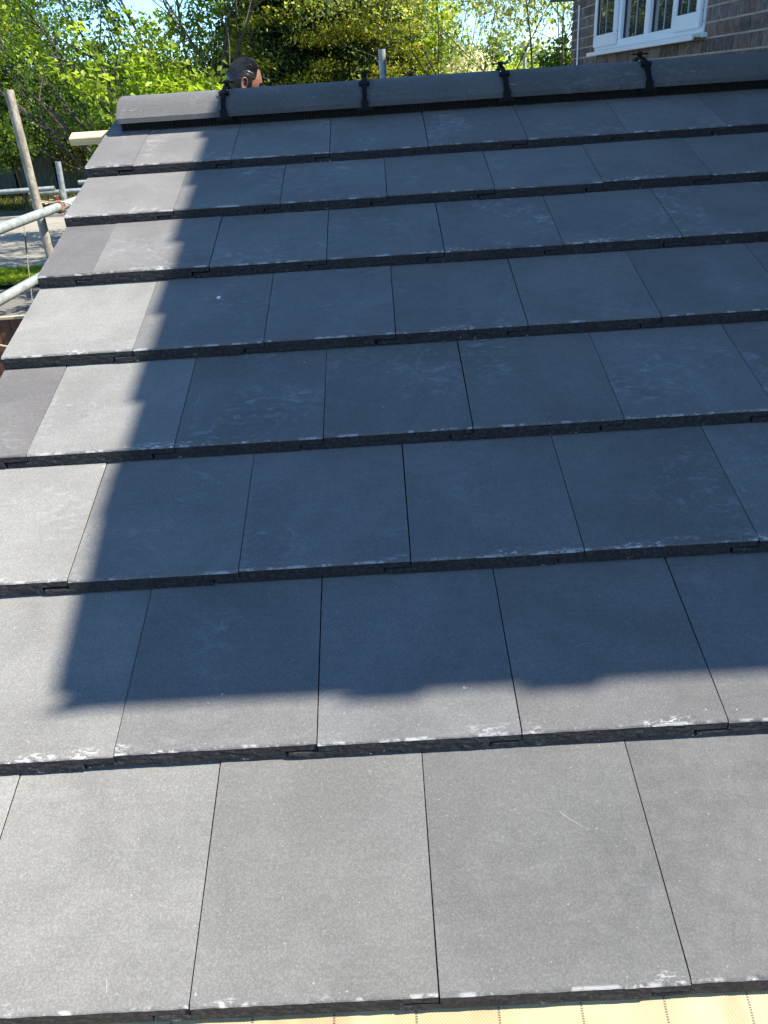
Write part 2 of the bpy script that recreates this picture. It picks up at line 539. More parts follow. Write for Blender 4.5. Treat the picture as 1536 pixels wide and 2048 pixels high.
# ------------------------------------------------------------------ foliage helpers
def leaf_mesh(name, C, size, colors, up_bias=0.4, aspect=0.62, rng=RNG, dirs=None, dir_w=0.0, size_var=0.6):
    """C (n,3) leaf centres; each leaf a folded rhombus of two triangles"""
    n = len(C)
    d = rng.normal(size=(n, 3)); d /= np.linalg.norm(d, axis=1)[:, None]
    if dirs is not None:
        d = d * (1 - dir_w) + dirs * dir_w
        d /= np.linalg.norm(d, axis=1)[:, None]
    nr = rng.normal(size=(n, 3)); nr[:, 2] = np.abs(nr[:, 2]) + up_bias * 2
    nr -= d * np.sum(nr * d, axis=1)[:, None]
    nr /= np.linalg.norm(nr, axis=1)[:, None] + 1e-9
    sd = np.cross(d, nr)
    s = (size * (1 + size_var * (rng.random(n) * 2 - 1)))[:, None]
    V = np.empty((n, 4, 3))
    V[:, 0] = C - d * s * 0.5
    V[:, 1] = C + sd * s * aspect * 0.5 + nr * s * 0.12
    V[:, 2] = C + d * s * 0.5
    V[:, 3] = C - sd * s * aspect * 0.5 + nr * s * 0.12
    b = (np.arange(n) * 4)[:, None]
    F = np.concatenate([b + [0, 1, 2], b + [0, 2, 3]])
    t = np.repeat(colors, 4, axis=0)
    return np_mesh(name, V.reshape(-1, 3), F, tint=t)

def mixcol(n, a, b, rng=RNG, jit=0.18, p=1.0):
    t = rng.random(n)[:, None] ** p
    c = np.array(a) * (1 - t) + np.array(b) * t
    return c * (1 + jit * (rng.random((n, 1)) * 2 - 1))

def grow(base, direction, length, radius, levels, rng, spread=0.6, kids=4, tips=None, tubes=None, seg=5, up=0.15, wob=0.12, ratio=0.62):
    p = Vector(base); d = Vector(direction).normalized()
    pts = [p.copy()]; rad = [radius]
    for i in range(seg):
        d = (d + Vector(rng.normal(size=3)) * wob + Vector((0, 0, up * 0.3))).normalized()
        p = p + d * length / seg
        pts.append(p.copy()); rad.append(max(radius * (1 - 0.65 * (i + 1) / seg), 0.004))
    tubes.append((pts, rad))
    if levels == 0:
        for q in pts[1:]: tips.append(tuple(q))
        return
    if levels == 1:
        tips.append(tuple(pts[-1]))
    for k in range(kids):
        t = 0.3 + 0.7 * (k + rng.random()) / kids
        i = min(int(t * seg), seg - 1)
        q = pts[i].lerp(pts[i + 1], t * seg - i)
        a = Vector(rng.normal(size=3)); a = (a - d * a.dot(d)).normalized()
        nd = (d * (1 - spread) + a * spread + Vector((0, 0, up))).normalized()
        grow(q, nd, length * ratio * (0.75 + 0.5 * rng.random()), rad[i] * 0.6, levels - 1, rng, spread, kids, tips, tubes, max(3, seg - 1), up, wob, ratio)

def tree(name, label, cat, base, stems, height, levels, kids, lpt, leaf, cols, mat_, seed, clump=0.16, spread=0.6, group=None, radius=0.09, ratio=0.62, up=0.15, crown_name='crown', wob=0.12, up_bias=0.4, extra=None, keep=None):
    rng = np.random.default_rng(seed)
    t = thing(name, label, cat, base, group)
    B = Vector(base)
    tips = []; tubes = []
    for (dx, dy, dz, k) in stems:
        grow((0, 0, 0), (dx, dy, dz), height * k, radius, levels, rng, spread, kids, tips, tubes, 7, up, wob, ratio)
    mb = MB()
    for pts, rad in tubes:
        mb.tube(pts, rad, 7 if rad[0] > 0.02 else 4, cap=False)
    me = np_mesh_poly('trunk', mb)
    link('trunk', me, M['bark'], t)
    T = np.array(tips)
    if keep is not None:
        T = T[keep(T + np.array(base), rng)]
    n = len(T) * lpt
    C = np.repeat(T, lpt, axis=0) + rng.normal(size=(n, 3)) * clump * np.array([1, 1, 0.8])
    if extra is not None:
        E = extra(rng); C = np.concatenate([C, E])
    n = len(C)
    # colour groups follow the twig, so clumps read
    cl = np.repeat(rng.random(len(T)), lpt)
    if len(cl) < n: cl = np.concatenate([cl, rng.random(n - len(cl))])
    a, b, c = [np.array(x) for x in cols]
    tt = cl[:, None]
    cc = np.where(tt < 0.5, a + (b - a) * tt * 2, b + (c - b) * (tt - 0.5) * 2)
    cc = cc * (0.8 + 0.4 * rng.random((n, 1)))
    crown = link(crown_name, leaf_mesh(crown_name, C, leaf, cc, up_bias, rng=rng), mat_, t)
    return t

def np_mesh_poly(name, mb):
    return np_mesh(name, np.array(mb.v), np.array(mb.f), smooth=True)

def bush(name, label, cat, blobs, n, leaf, cols, mat_, seed, shell=0.55, group=None, kind=None, aspect=0.62, up_bias=0.4, dir_w=0.0, clumps=0, clump_r=0.25, stem=True, goldtip=None):
    """blobs: list of (x,y,z,rx,ry,rz) in world space"""
    rng = np.random.default_rng(seed)
    x0, y0 = blobs[0][0], blobs[0][1]
    base = np.array([x0, y0, GZ])
    w = np.array([b[3] * b[5] for b in blobs]); w = w / w.sum()
    idx = rng.choice(len(blobs), size=clumps if clumps else n, p=w)
    B = np.array(blobs)[idx]
    d = rng.normal(size=(len(idx), 3)); d /= np.linalg.norm(d, axis=1)[:, None]
    r = shell + (1 - shell) * rng.random(len(idx)) ** 0.6
    r *= 0.86 + 0.28 * np.array([noise.noise(Vector((v[0]*2.1 + i, v[1]*2.1, v[2]*2.1))) + 0.5 for v, i in zip(d, idx)])
    P = B[:, :3] + d * B[:, 3:] * r[:, None]
    D = d
    if clumps:
        k = n // clumps
        cid = rng.random(clumps)
        rr = clump_r * (0.5 + rng.random(clumps))
        P = np.repeat(P, k, axis=0) + rng.normal(size=(clumps * k, 3)) * np.repeat(rr, k)[:, None] * np.array([1, 1, 0.65])
        D = np.repeat(D, k, axis=0); cl = np.repeat(cid, k)
    else:
        cl = rng.random(len(P))
    ok = P[:, 2] > GZ + 0.02
    P, D, cl = P[ok], D[ok], cl[ok]
    a, b, c = [np.array(x) for x in cols]
    tt = cl[:, None]
    cc = np.where(tt < 0.5, a + (b - a) * tt * 2, b + (c - b) * (tt - 0.5) * 2)
    cc = cc * (0.78 + 0.44 * rng.random((len(P), 1)))
    if kind == 'stuff':
        o = link(name, leaf_mesh(name, P, leaf, cc, up_bias, aspect, rng, D, dir_w), mat_)
        return tag(o, label, cat, group, 'stuff')
    t = thing(name, label, cat, tuple(base), group)
    link('crown', leaf_mesh('crown', P - base, leaf, cc, up_bias, aspect, rng, D, dir_w), mat_, t)
    if stem:
        mb = MB()
        top = max(b[2] for b in blobs)
        for q in range(4):
            e = Vector((rng.normal() * 0.25, rng.normal() * 0.25, (top - GZ) * (0.8 + 0.3 * rng.random())))
            mb.tube([(0, 0, 0), tuple(e * 0.5 + Vector((rng.normal() * .06, rng.normal() * .06, 0))), tuple(e)], [0.055, 0.04, 0.02], 7, cap=False)
        link('trunk', np_mesh_poly('trunk', mb), M['bark'], t)
    return t










# ------------------------------------------------------------------ the tiled extension roof
PITCH = math.atan2(0.3630, 0.9318)
VD = Vector((0, math.cos(PITCH), math.sin(PITCH)))
ND = Vector((0, -math.sin(PITCH), math.cos(PITCH)))
def RP(u, v, h=0.0):
    return Vector((u, 0, 0)) + VD * v + ND * h
TILT = math.atan2(0.030, 0.3208)
TP = PITCH - TILT
EB = Vector((-0.05, 0.0, GZ))
ext = thing('tiled_extension', 'low extension roof of flat dark grey concrete tiles filling the foreground', 'roof', EB)

def tile_mesh(w, seed, lap_l=0.045, left_end=False):
    rng = random.Random(seed)
    V = []; F = []
    g = 0.0020
    L = 0.415
    def jit(x, z, a):
        return a * (noise.noise(Vector((x * 55 + seed * 3.7, z * 260, seed))) + 0.6 * noise.noise(Vector((x * 170, z * 500, seed * 1.3))))
    chips = [(rng.uniform(0, w), rng.uniform(0.003, 0.008), rng.uniform(0.0015, 0.004)) for _ in range(rng.choice([2, 3, 4]))]
    chips.append((w * 0.985, 0.006, 0.003)); chips.append((0.004, 0.005, 0.003))
    def chip(x):
        c = 0
        for cx, cw, cdp in chips:
            d = abs(x - cx) / cw
            if d < 1: c = max(c, cdp * (1 - d * d))
        return c
    def slab(x0, x1, zs, nx, top):
        """front grid over rows zs (top to bottom) ; back at y = L"""
        n0 = len(V)
        xs = [x0 + (x1 - x0) * i / nx for i in range(nx + 1)]
        for r, (z, yb) in enumerate(zs):
            for x in xs:
                y = yb + jit(x, z, 0.0007)
                zz = z
                if not top and r == 0 and x < -0.0005: zz = -0.0162
                if top and r < 2:
                    c = chip(x)
                    if r == 0: y += c
                    if r == 1: zz -= c * 0.5; y += c * .4
                if not top and r == len(zs) - 1: zz += abs(jit(x, 9, 0.0016))
                V.append((x, y, zz))
        nr = len(zs)
        for r in range(nr - 1):
            for i in range(nx):
                a = n0 + r * (nx + 1) + i
                F.append((a, a + nx + 1, a + nx + 2, a + 1))
        # back verts
        b0 = len(V)
        for x in xs: V.append((x, L, zs[0][0]))
        b1 = len(V)
        for x in xs: V.append((x, L, zs[-1][0]))
        for i in range(nx):
            F.append((n0 + i, n0 + i + 1, b0 + i + 1, b0 + i))            # top
            a = n0 + (nr - 1) * (nx + 1) + i
            F.append((a, b1 + i, b1 + i + 1, a + 1))                       # underside
            F.append((b0 + i, b0 + i + 1, b1 + i + 1, b1 + i))
        left = [n0 + r * (nx + 1) for r in range(nr)]
        F.append(tuple(left + [b1, b0]))
        right = [n0 + r * (nx + 1) + nx for r in range(nr)]
        F.append(tuple([b0 + nx, b1 + nx] + right[::-1]))
    nx = max(10, int(w / 0.0095))
    slab(g * .5, w - g * .5, [(0.0, 0.0030), (-0.0012, 0.0009), (-0.0035, -0.0006), (-0.009, -0.0022), (-0.0135, -0.0036)], nx, True)
    xl = -lap_l + g if not left_end else g * .5
    slab(xl, w - lap_l - 0.0030, [(-0.0138, -0.0036), (-0.019, -0.0052), (-0.025, -0.0066), (-0.0285, -0.0045)], nx, False)
    me = bpy.data.meshes.new('tile')
    me.from_pydata(V, [], F)
    bm = bmesh.new(); bm.from_mesh(me)
    bmesh.ops.recalc_face_normals(bm, faces=bm.faces)
    bm.to_mesh(me); bm.free()
    return me

VK = [0.0, 0.3215, 0.6428, 0.9613, 1.2821, 1.6042, 1.903, 2.1883]
DU = [0.0007, -0.0016, 0.005, -0.0014, 0.0083, -0.0025, 0.0133, 0.0]
HALF = [1, 0, 1, 0, 1, 0, 1, 0]        # first joint 0.15 (full verge tile) or 0.0 (half verge tile)
XV = -0.1455
SPX = (0.3297, 1.4927)
rt = random.Random(5)
tilerot = Matrix.Rotation(TP, 4, 'X')
full = [tile_mesh(0.2995, s) for s in range(1, 13)]
TINT_AND_GLARE = {(7, 0): (1.05, 1.02, 1.04), (7, 1): (1.18, 1.16, 1.14), (6, 0): (1.20, 1.18, 1.17), (5, 0): (0.88, 0.86, 0.88), (3, 0): (0.84, 0.815, 0.83), (4, 0): (1.42, 1.42, 1.38),
        (3, 1): (1.28, 1.28, 1.26), (2, 0): (1.38, 1.38, 1.35), (2, 1): (1.15, 1.15, 1.14), (1, 0): (1.42, 1.42, 1.4), (1, 1): (1.22, 1.22, 1.2), (5, 1): (1.08, 1.06, 1.06), (0, 0): (1.35, 1.35, 1.34), (0, 1): (1.22, 1.22, 1.2), (0, 2): (1.05, 1.05, 1.03)}  # dark verge tiles' own tint; glare on left tiles painted in as brighter colour
for kk in range(8):
    j = (0.15 if HALF[kk] else 0.0) + DU[kk]
    edges = [XV + rt.uniform(-.002, .002), j]
    while edges[-1] < 2.42: edges.append(edges[-1] + 0.2995)
    edges.append(2.63)
    for i in range(len(edges) - 1):
        w = edges[i + 1] - edges[i]
        if i == 0:
            me = tile_mesh(w, 40 + kk, left_end=True)
        elif abs(w - 0.2995) < 0.001:
            me = full[(kk * 5 + i * 7) % 12]
        else:
            me = tile_mesh(w, 60 + kk)
        o = bpy.data.objects.new('tile', me)
        if not me.materials: me.materials.append(M['tile'])
        COL.objects.link(o); o.parent = ext
        p = RP(edges[i], VK[kk] + rt.uniform(-.0016, .0016), rt.uniform(-.0010, .0014)) - EB
        o.matrix_local = Matrix.Translation(p) @ Matrix.Rotation(rt.uniform(-.0022, .0022), 4, ND) @ tilerot
        c = TINT_AND_GLARE.get((kk, i))
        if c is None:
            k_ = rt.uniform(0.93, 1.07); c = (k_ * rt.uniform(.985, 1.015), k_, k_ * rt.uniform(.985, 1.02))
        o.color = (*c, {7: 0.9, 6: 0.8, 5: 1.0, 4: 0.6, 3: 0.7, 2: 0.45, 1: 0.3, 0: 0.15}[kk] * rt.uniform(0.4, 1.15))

# membrane, battens
def roof_box(name, material, u0, u1, v0, v1, h0, h1, bevel=0.0, parent=None, origin=None):
    mb = MB(); mb.box(0, u1 - u0, 0, v1 - v0, h0 - h1, 0)
    o = mb.build(name, material, parent or ext, bevel=bevel)
    o.matrix_local = Matrix.Translation(RP(u0, v0, h1) - (EB if parent is None else origin)) @ Matrix.Rotation(PITCH, 4, 'X')
    return o
mbm = MB()
nxm, nym = 60, 24
for jv in range(nym + 1):
    for iu in range(nxm + 1):
        uu = XV + 0.02 + (2.6 - XV) * iu / nxm; vv = -0.45 + 0.75 * jv / nym
        mbm.v.append((uu, vv, -0.034 + 0.003 * noise.noise(Vector((uu * 3, vv * 5, 1)))- max(0, 0.0 - vv) * 0.10))
for jv in range(nym):
    for iu in range(nxm):
        a = jv * (nxm + 1) + iu
        mbm.f.append((a, a + 1, a + nxm + 2, a + nxm + 1))
o = mbm.build('underlay', M['membrane'], ext, smooth=1.0)
o.matrix_local = Matrix.Translation(-EB) @ Matrix.Rotation(PITCH, 4, 'X')
roof_box('batten', M['wood'], -0.302, 2.6, 2.549, 2.597, -0.089, -0.0635, bevel=0.002)
for vb in (0.40, 0.72, 1.04, 1.36, 1.68, 1.98, 2.26):
    roof_box('batten', M['wood'], -0.10, 2.6, vb, vb + 0.045, -0.086, -0.061, bevel=0.002)
roof_box('undercloak', M['mortar'], XV + 0.012, 0.02, 0.02, 2.56, -0.066, -0.060)
roof_box('barge_board', M['upvc'], XV + 0.030, XV + 0.050, -0.05, 2.6, -0.24, -0.088)
# roof body and back slope
RY = 2.405; RZT = 0.982; RZB = 0.903
mb = MB()
mb.prism([(-0.35, -0.30), (-0.35, -0.235), (RY, 0.80), (4.9, -0.22), (4.9, -0.30)], XV + 0.06, 2.63)
for i, q in enumerate(mb.v): mb.v[i] = tuple(Vector(q) - EB)
mb.build('roof_deck', M['board'], ext)
# back slope tiles, unseen from the front: one course each
bk = MB()
for c in range(8):
    v0 = c * 0.3208
    A = Matrix.Translation(Vector((0, 2 * RY, 0)) - EB) @ Matrix.Rotation(math.pi, 4, 'Z')
    Bm = Matrix.Translation(VD * v0) @ Matrix.Rotation(TP, 4, 'X')
    for q in range(9):
        bk.box(-2.63 + q * 0.306, -2.63 + q * 0.306 + 0.304, 0, 0.40 if c < 7 else 0.31, -0.028, 0, A @ Bm)
o = bk.build('back_slope_tiles', M['tile'], ext); o['kind'] = 'stuff'

# ridge
def ridge_profile(off=0.0):
    pts = [(-0.125 - off, 0.0), (-0.125 - off, 0.0145), (-0.119 - off, 0.019)]
    hw, s = 0.119 + off, 0.060
    r = (hw * hw + s * s) / (2 * s)
    for i in range(1, 17):
        y = -hw + 2 * hw * i / 17
        pts.append((y, 0.019 + off + math.sqrt(max(r * r - y * y, 0)) - (r - s)))
    pts += [(0.119 + off, 0.019), (0.125 + off, 0.0145), (0.125 + off, 0.0)]
    return pts
def ridge_mesh(w, seed):
    out = ridge_profile(); inn = [(y * 0.90, max(z - 0.013, 0.0)) for (y, z) in out][::-1]
    prof = out + inn
    V = []; F = []
    nx = 18
    k = len(prof)
    xs = [0.0, 0.002, 0.006] + [w * i / nx for i in range(1, nx)] + [w - 0.006, w - 0.002, w]
    for xi, x in enumerate(xs):
        sh = 0.004 if xi in (0, len(xs) - 1) else (0.0015 if xi in (1, len(xs) - 2) else 0)
        for pi, (y, z) in enumerate(prof):
            jj = 0.0009 * noise.noise(Vector((x * 40 + seed * 9, y * 60, z * 60)))
            if pi < len(out): V.append((x, y * (1 - sh * 6), z - sh * (z > 0.01) + jj))
            else: V.append((x, y, z))
    for a in range(len(xs) - 1):
        for b in range(k):
            c = (b + 1) % k
            F.append((a * k + b, a * k + c, (a + 1) * k + c, (a + 1) * k + b))
    n = len(out)
    for base in (0, (len(xs) - 1) * k):
        for b in range(n - 1):
            F.append((base + b, base + b + 1, base + k - 2 - b, base + k - 1 - b))
    me = bpy.data.meshes.new('ridge_tile'); me.from_pydata(V, [], F)
    bm = bmesh.new(); bm.from_mesh(me)
    bmesh.ops.recalc_face_normals(bm, faces=bm.faces)
    for f in bm.faces: f.smooth = True
    for e in bm.edges:
        if len(e.link_faces) == 2 and e.calc_face_angle() > 0.5: e.smooth = False
    bm.to_mesh(me); bm.free()
    return me
JX = [0.2585, 0.7160, 1.1670, 1.6250, 2.0790, 2.5330]
xe = [-0.098] + JX + [2.63]
for i in range(len(xe) - 1):
    me = ridge_mesh(xe[i + 1] - xe[i] - 0.004, i)
    o = link('ridge_tile', me, M['ridge'], ext)
    o.location = Vector((xe[i] + 0.002, RY, RZB + rt.uniform(-.0012, .0012))) - EB
    kq = rt.uniform(0.74, 0.82) if i else 0.92; o.color = (kq, kq, kq * 1.01, 0.35)
def clip_mesh():
    mb = MB()
    pr = ridge_profile(0.004)
    half = [p for p in pr if p[0] <= 0.001]
    # strap following the outside of the ridge, both sides
    for sgn in (1, -1):
        P = [(y * sgn, z) for (y, z) in half]
        for a, b in zip(P[:-1], P[1:]):
            d = Vector((b[0] - a[0], b[1] - a[1])); n = Vector((-d.y, d.x)).normalized() * 0.0045 * sgn
            e = d.normalized() * 0.001
            quad = [(a[0] - e.x, a[1] - e.y), (b[0] + e.x, b[1] + e.y), (b[0] + n.x + e.x, b[1] + n.y + e.y), (a[0] + n.x - e.x, a[1] + n.y - e.y)]
            mb.prism(quad, -0.0058, 0.0058)
            # raised side ribs of the strap
            n2 = n * 1.6
            q2 = [quad[0], quad[1], (b[0] + n2.x + e.x, b[1] + n2.y + e.y), (a[0] + n2.x - e.x, a[1] + n2.y - e.y)]
            mb.prism(q2, -0.0070, -0.0048); mb.prism(q2, 0.0048, 0.0070)
    topz = pr[len(pr) // 2][1]
    # apex plate and its nub
    def oval(cy, cz, rx, ry, th, tilt, n=14, sup=0.6):
        M_ = Matrix.Translation((0, cy, cz)) @ Matrix.Rotation(tilt, 4, 'X')
        b = len(mb.v)
        for zz in (0, th):
            for i in range(n):
                t = 2 * math.pi * i / n
                c, s = math.cos(t), math.sin(t)
                mb.v.append(tuple(M_ @ Vector((rx * math.copysign(abs(c) ** sup, c), ry * math.copysign(abs(s) ** sup, s), zz))))
        for i in range(n):
            j = (i + 1) % n
            mb.f.append((b + i, b + j, b + n + j, b + n + i))
        mb.f.append(tuple(b + i for i in reversed(range(n)))); mb.f.append(tuple(b + n + i for i in range(n)))
    oval(0, topz + 0.0125, 0.027, 0.015, 0.0045, 0.0)
    oval(0, topz + 0.0170, 0.009, 0.009, 0.004, 0.0, 10, 1)
    oval(0, topz, 0.008, 0.008, 0.013, 0.0, 10, 1)
    for sgn in (-1, 1):
        y = 0.074 * sgn
        z = [p for p in pr if abs(abs(p[0]) - 0.074) < 0.009][0][1]
        oval(y, z + 0.002, 0.0170, 0.0085, 0.008, 0.62 if sgn < 0 else -0.62, 14, 0.7)
        # foot under the flange
        mb.box(-0.025, 0.025, sgn * 0.118 - 0.012, sgn * 0.118 + 0.012, -0.011, -0.002)
        mb.box(-0.011, 0.011, sgn * 0.131 - 0.005, sgn * 0.131 + 0.005, -0.006, 0.020)
    return mb.mesh('ridge_clip', smooth=0.6)
cm = clip_mesh(); cm.materials.append(M['clip'])
for x in JX:
    o = bpy.data.objects.new('ridge_clip', cm); COL.objects.link(o); o.parent = ext
    o.location = Vector((x, RY, RZB)) - EB
    o.rotation_euler = (0, 0, rt.uniform(-.05, .05))
# ventilating roll below the flange : sheet and ribs
for sgn, nm in ((-1, 'ridge_roll'), (1, 'ridge_roll')):
    mb = MB()
    y0 = RY + sgn * 0.072
    mb.box(-0.090, 2.62, min(y0, y0 - sgn * 0.01), max(y0, y0 - sgn * 0.01), 0.82, RZB + 0.045)
    x = -0.085
    while x < 2.6:
        mb.tube([(x, y0 + sgn * 0.002, 0.812), (x + 0.004, y0 + sgn * 0.005, 0.88), (x, y0 + sgn * 0.003, RZB + 0.012)], 0.0028, 6)
        x += 0.0105
    for i, q in enumerate(mb.v): mb.v[i] = tuple(Vector(q) - EB)
    mb.build(nm, M['roll'], ext, smooth=0.8)
mb = MB(); mb.box(-0.094, -0.088, RY - 0.080, RY + 0.080, 0.80, RZB + 0.03)
for i, q in enumerate(mb.v): mb.v[i] = tuple(Vector(q) - EB)
mb.build('ridge_end', M['roll'], ext)

# one pale splash of mortar on a tile of the fifth course
V = [(0, 0, 0.0016)]; n_ = 14
for i in range(n_):
    t = 2 * math.pi * i / n_; r_ = 0.0052 * (1 + 0.35 * noise.noise(Vector((math.cos(t) * 2, math.sin(t) * 2, 4))))
    V.append((r_ * math.cos(t), r_ * 1.5 * math.sin(t), 0.0))
me = bpy.data.meshes.new('mortar_splash'); me.from_pydata(V, [], [(0, 1 + i, 1 + (i + 1) % n_) for i in range(n_)])
o = link('mortar_splash', me, M['upvc'], ext)
o.matrix_local = Matrix.Translation(RP(SPX[0], SPX[1], -0.030 * (SPX[1] - 1.2821) / 0.3208 + 0.0012) - EB) @ tilerot

# ------------------------------------------------------------------ brickwork helper
BR = random.Random(21)
def brick_col(r):
    t = r.random()
    if t < 0.30: c = (0.055, 0.045, 0.045)
    elif t < 0.55: c = (0.105, 0.082, 0.076)
    elif t < 0.80: c = (0.13, 0.088, 0.070)
    else: c = (0.10, 0.10, 0.10)
    k = r.uniform(0.8, 1.2)
    return tuple(x * k for x in c)
def joined_bricks(name, rects, parent, origin, skip=None):
    """rects: list of (axis, const, a0, a1, z0, z1, outward sign) wall areas faced with bricks; one mesh"""
    V = []; F = []; T = []
    for (axis, cst, a0, a1, z0, z1, sg) in rects:
        n = 0
        z = z0; row = 0
        while z < z1 - 0.02:
            zt = min(z + 0.065, z1)
            x = a0 - (0.0 if row % 2 else 0.1125)
            while x < a1:
                e0, e1 = max(x, a0), min(x + 0.215, a1)
                if e1 - e0 > 0.03 and not (skip and skip(axis, cst, e0, e1, z, zt)):
                    d = 0.005 + BR.uniform(-.0015, .0015)
                    b = len(V)
                    for dd in (-0.004, d):
                        for (p, q) in ((e0, z), (e1, z), (e1, zt), (e0, zt)):
                            if axis == 'x': V.append((cst + sg * dd, p, q))
                            else: V.append((p, cst + sg * dd, q))
                    for f in ((4,5,6,7), (0,1,5,4), (1,2,6,5), (2,3,7,6), (3,0,4,7)):
                        F.append(tuple(b + i for i in f))
                    c = brick_col(BR)
                    T += [c] * 8
                x += 0.225
            z += 0.075; row += 1
    V = np.array(V) - np.array(origin)
    me = np_mesh(name, V, np.array(F), tint=np.array(T))
    bm = bmesh.new(); bm.from_mesh(me); bmesh.ops.recalc_face_normals(bm, faces=bm.faces); bm.to_mesh(me); bm.free()
    o = link(name, me, M['brickwork'], parent)
    o['kind'] = 'stuff'
    return o

# extension walls (belong to the extension)
mb = MB()
mb.v = []; mb.box(-0.08, 2.63, 0.02, 4.75, GZ, -0.32)
mb.prism([(0.02, -0.32), (4.75, -0.32), (2 * 2.405 - 0.15, -0.24), (2.405, 0.76), (0.10, -0.26)], -0.079, 0.10)
for i, q in enumerate(mb.v): mb.v[i] = tuple(Vector(q) - EB)
mb.build('wall', M['mortar'], ext)
def in_gable(axis, cst, e0, e1, z, zt):
    if axis != 'x': return False
    ym = max(abs(e0 - 2.405), abs(e1 - 2.405))
    return zt > 0.74 - ym * math.tan(PITCH)
joined_bricks('brickwork', [('x', -0.0805, 0.02, 4.75, GZ + 0.01, 0.75, -1), ('y', 0.0195, -0.08, 2.63, GZ + 0.01, -0.34, -1)], ext, EB, in_gable)

# ------------------------------------------------------------------ the taller brick house to the right
WX = 2.638
Y0, Y1 = 0.25, 7.85
HB = Vector((WX, 4.0, GZ))
house = thing('brick_house', 'tall brown brick house at right with a white framed window above the ridge', 'house', HB)
H = 2.7
EZ = 2.62                                   # wall head
MR = 2.80
tp = math.tan(PITCH)
RIDZ = RP(0, 1.065, H).z + (MR - RP(0, 1.065, H).y) * tp
RE = 8.12; REZ = 1.80
BP = math.atan2(RIDZ - REZ, RE - MR)
def roof_top(y):
    return RIDZ - (MR - y) * tp if y < MR else RIDZ - (y - MR) * math.tan(BP)
def roof_under(y):
    return roof_top(y) - 0.13
mb = MB()
WIN = (4.560, 6.955, 1.10, 1.96)            # y0 y1 z0 z1 of the opening
# gable wall as prisms around the window opening
def blk(y0, y1, z0, z1): mb.box(WX, WX + 0.30, y0, y1, z0, z1)
blk(Y0, WIN[0], GZ, 2.0); blk(WIN[1], Y1, GZ, 1.62); blk(WIN[0], WIN[1], GZ, WIN[2]); mb.prism([(Y0, 2.0), (WIN[0], 2.0), (WIN[0], roof_under(WIN[0])), (MR, roof_under(MR)), (Y0, roof_under(Y0))], WX, WX + 0.30)
mb.prism([(WIN[0], WIN[3]), (WIN[1], WIN[3]), (WIN[1], roof_under(WIN[1])), (WIN[0], roof_under(WIN[0]))], WX, WX + 0.30)
mb.prism([(WIN[1], 1.62), (Y1, 1.62), (Y1, roof_under(Y1)), (WIN[1], roof_under(WIN[1]))], WX, WX + 0.30)
mb.box(WX + 0.30, 10.2, Y0, Y0 + 0.3, GZ, EZ); mb.box(WX + 0.30, 10.2, Y1 - 0.3, Y1, GZ, 1.70); mb.box(9.9, 10.2, Y0 + 0.3, Y1 - 0.3, GZ, 1.70)
for i, q in enumerate(mb.v): mb.v[i] = tuple(Vector(q) - HB)
mb.build('wall', M['mortar'], house)
# individual bricks where the photograph shows them
BZ0 = 1.020 + 0.005 - 2 * 0.075             # joint line just above the ridge
def rough_brick(w, seed):
    V = []; F = []
    n, mz = 3, 2
    for i in range(n + 1):
        for j in range(mz + 1):
            y = w * i / n; z = 0.065 * j / mz
            edge = i in (0, n) or j in (0, mz)
            V.append((-0.0045 + 0.0022 * noise.noise(Vector((y * 30, z * 40, seed * 3.1))) + (0.0015 if edge else 0), y + (0.0025 * noise.noise(Vector((seed, z * 50, 1)))) * edge, z))
    g = (mz + 1)
    for i in range(n):
        for j in range(mz):
            a = i * g + j
            F.append((a, a + 1, a + g + 1, a + g))
    b = len(V)
    V += [(0.02, 0, 0), (0.02, w, 0), (0.02, w, 0.065), (0.02, 0, 0.065)]
    bot = [i * g for i in range(n + 1)]; top = [i * g + mz for i in range(n + 1)]
    lf = [j for j in range(mz + 1)]; rg = [n * g + j for j in range(mz + 1)]
    F.append(tuple(bot + [b + 1, b])); F.append(tuple(top[::-1] + [b + 3, b + 2]))
    F.append(tuple(lf[::-1] + [b, b + 3])); F.append(tuple(rg + [b + 2, b + 1]))
    me = bpy.data.meshes.new('brick'); me.from_pydata(V, [], F)
    bm = bmesh.new(); bm.from_mesh(me); bmesh.ops.recalc_face_normals(bm, faces=bm.faces); bm.to_mesh(me); bm.free()
    me.materials.append(M['brick'])
    return me
ST = [rough_brick(0.215, s) for s in range(5)]
HD = [rough_brick(0.1025, s + 9) for s in range(4)]
VIS = (3.05, Y1, BZ0, BZ0 + 0.075 * 9)
row = 0
z = VIS[2]
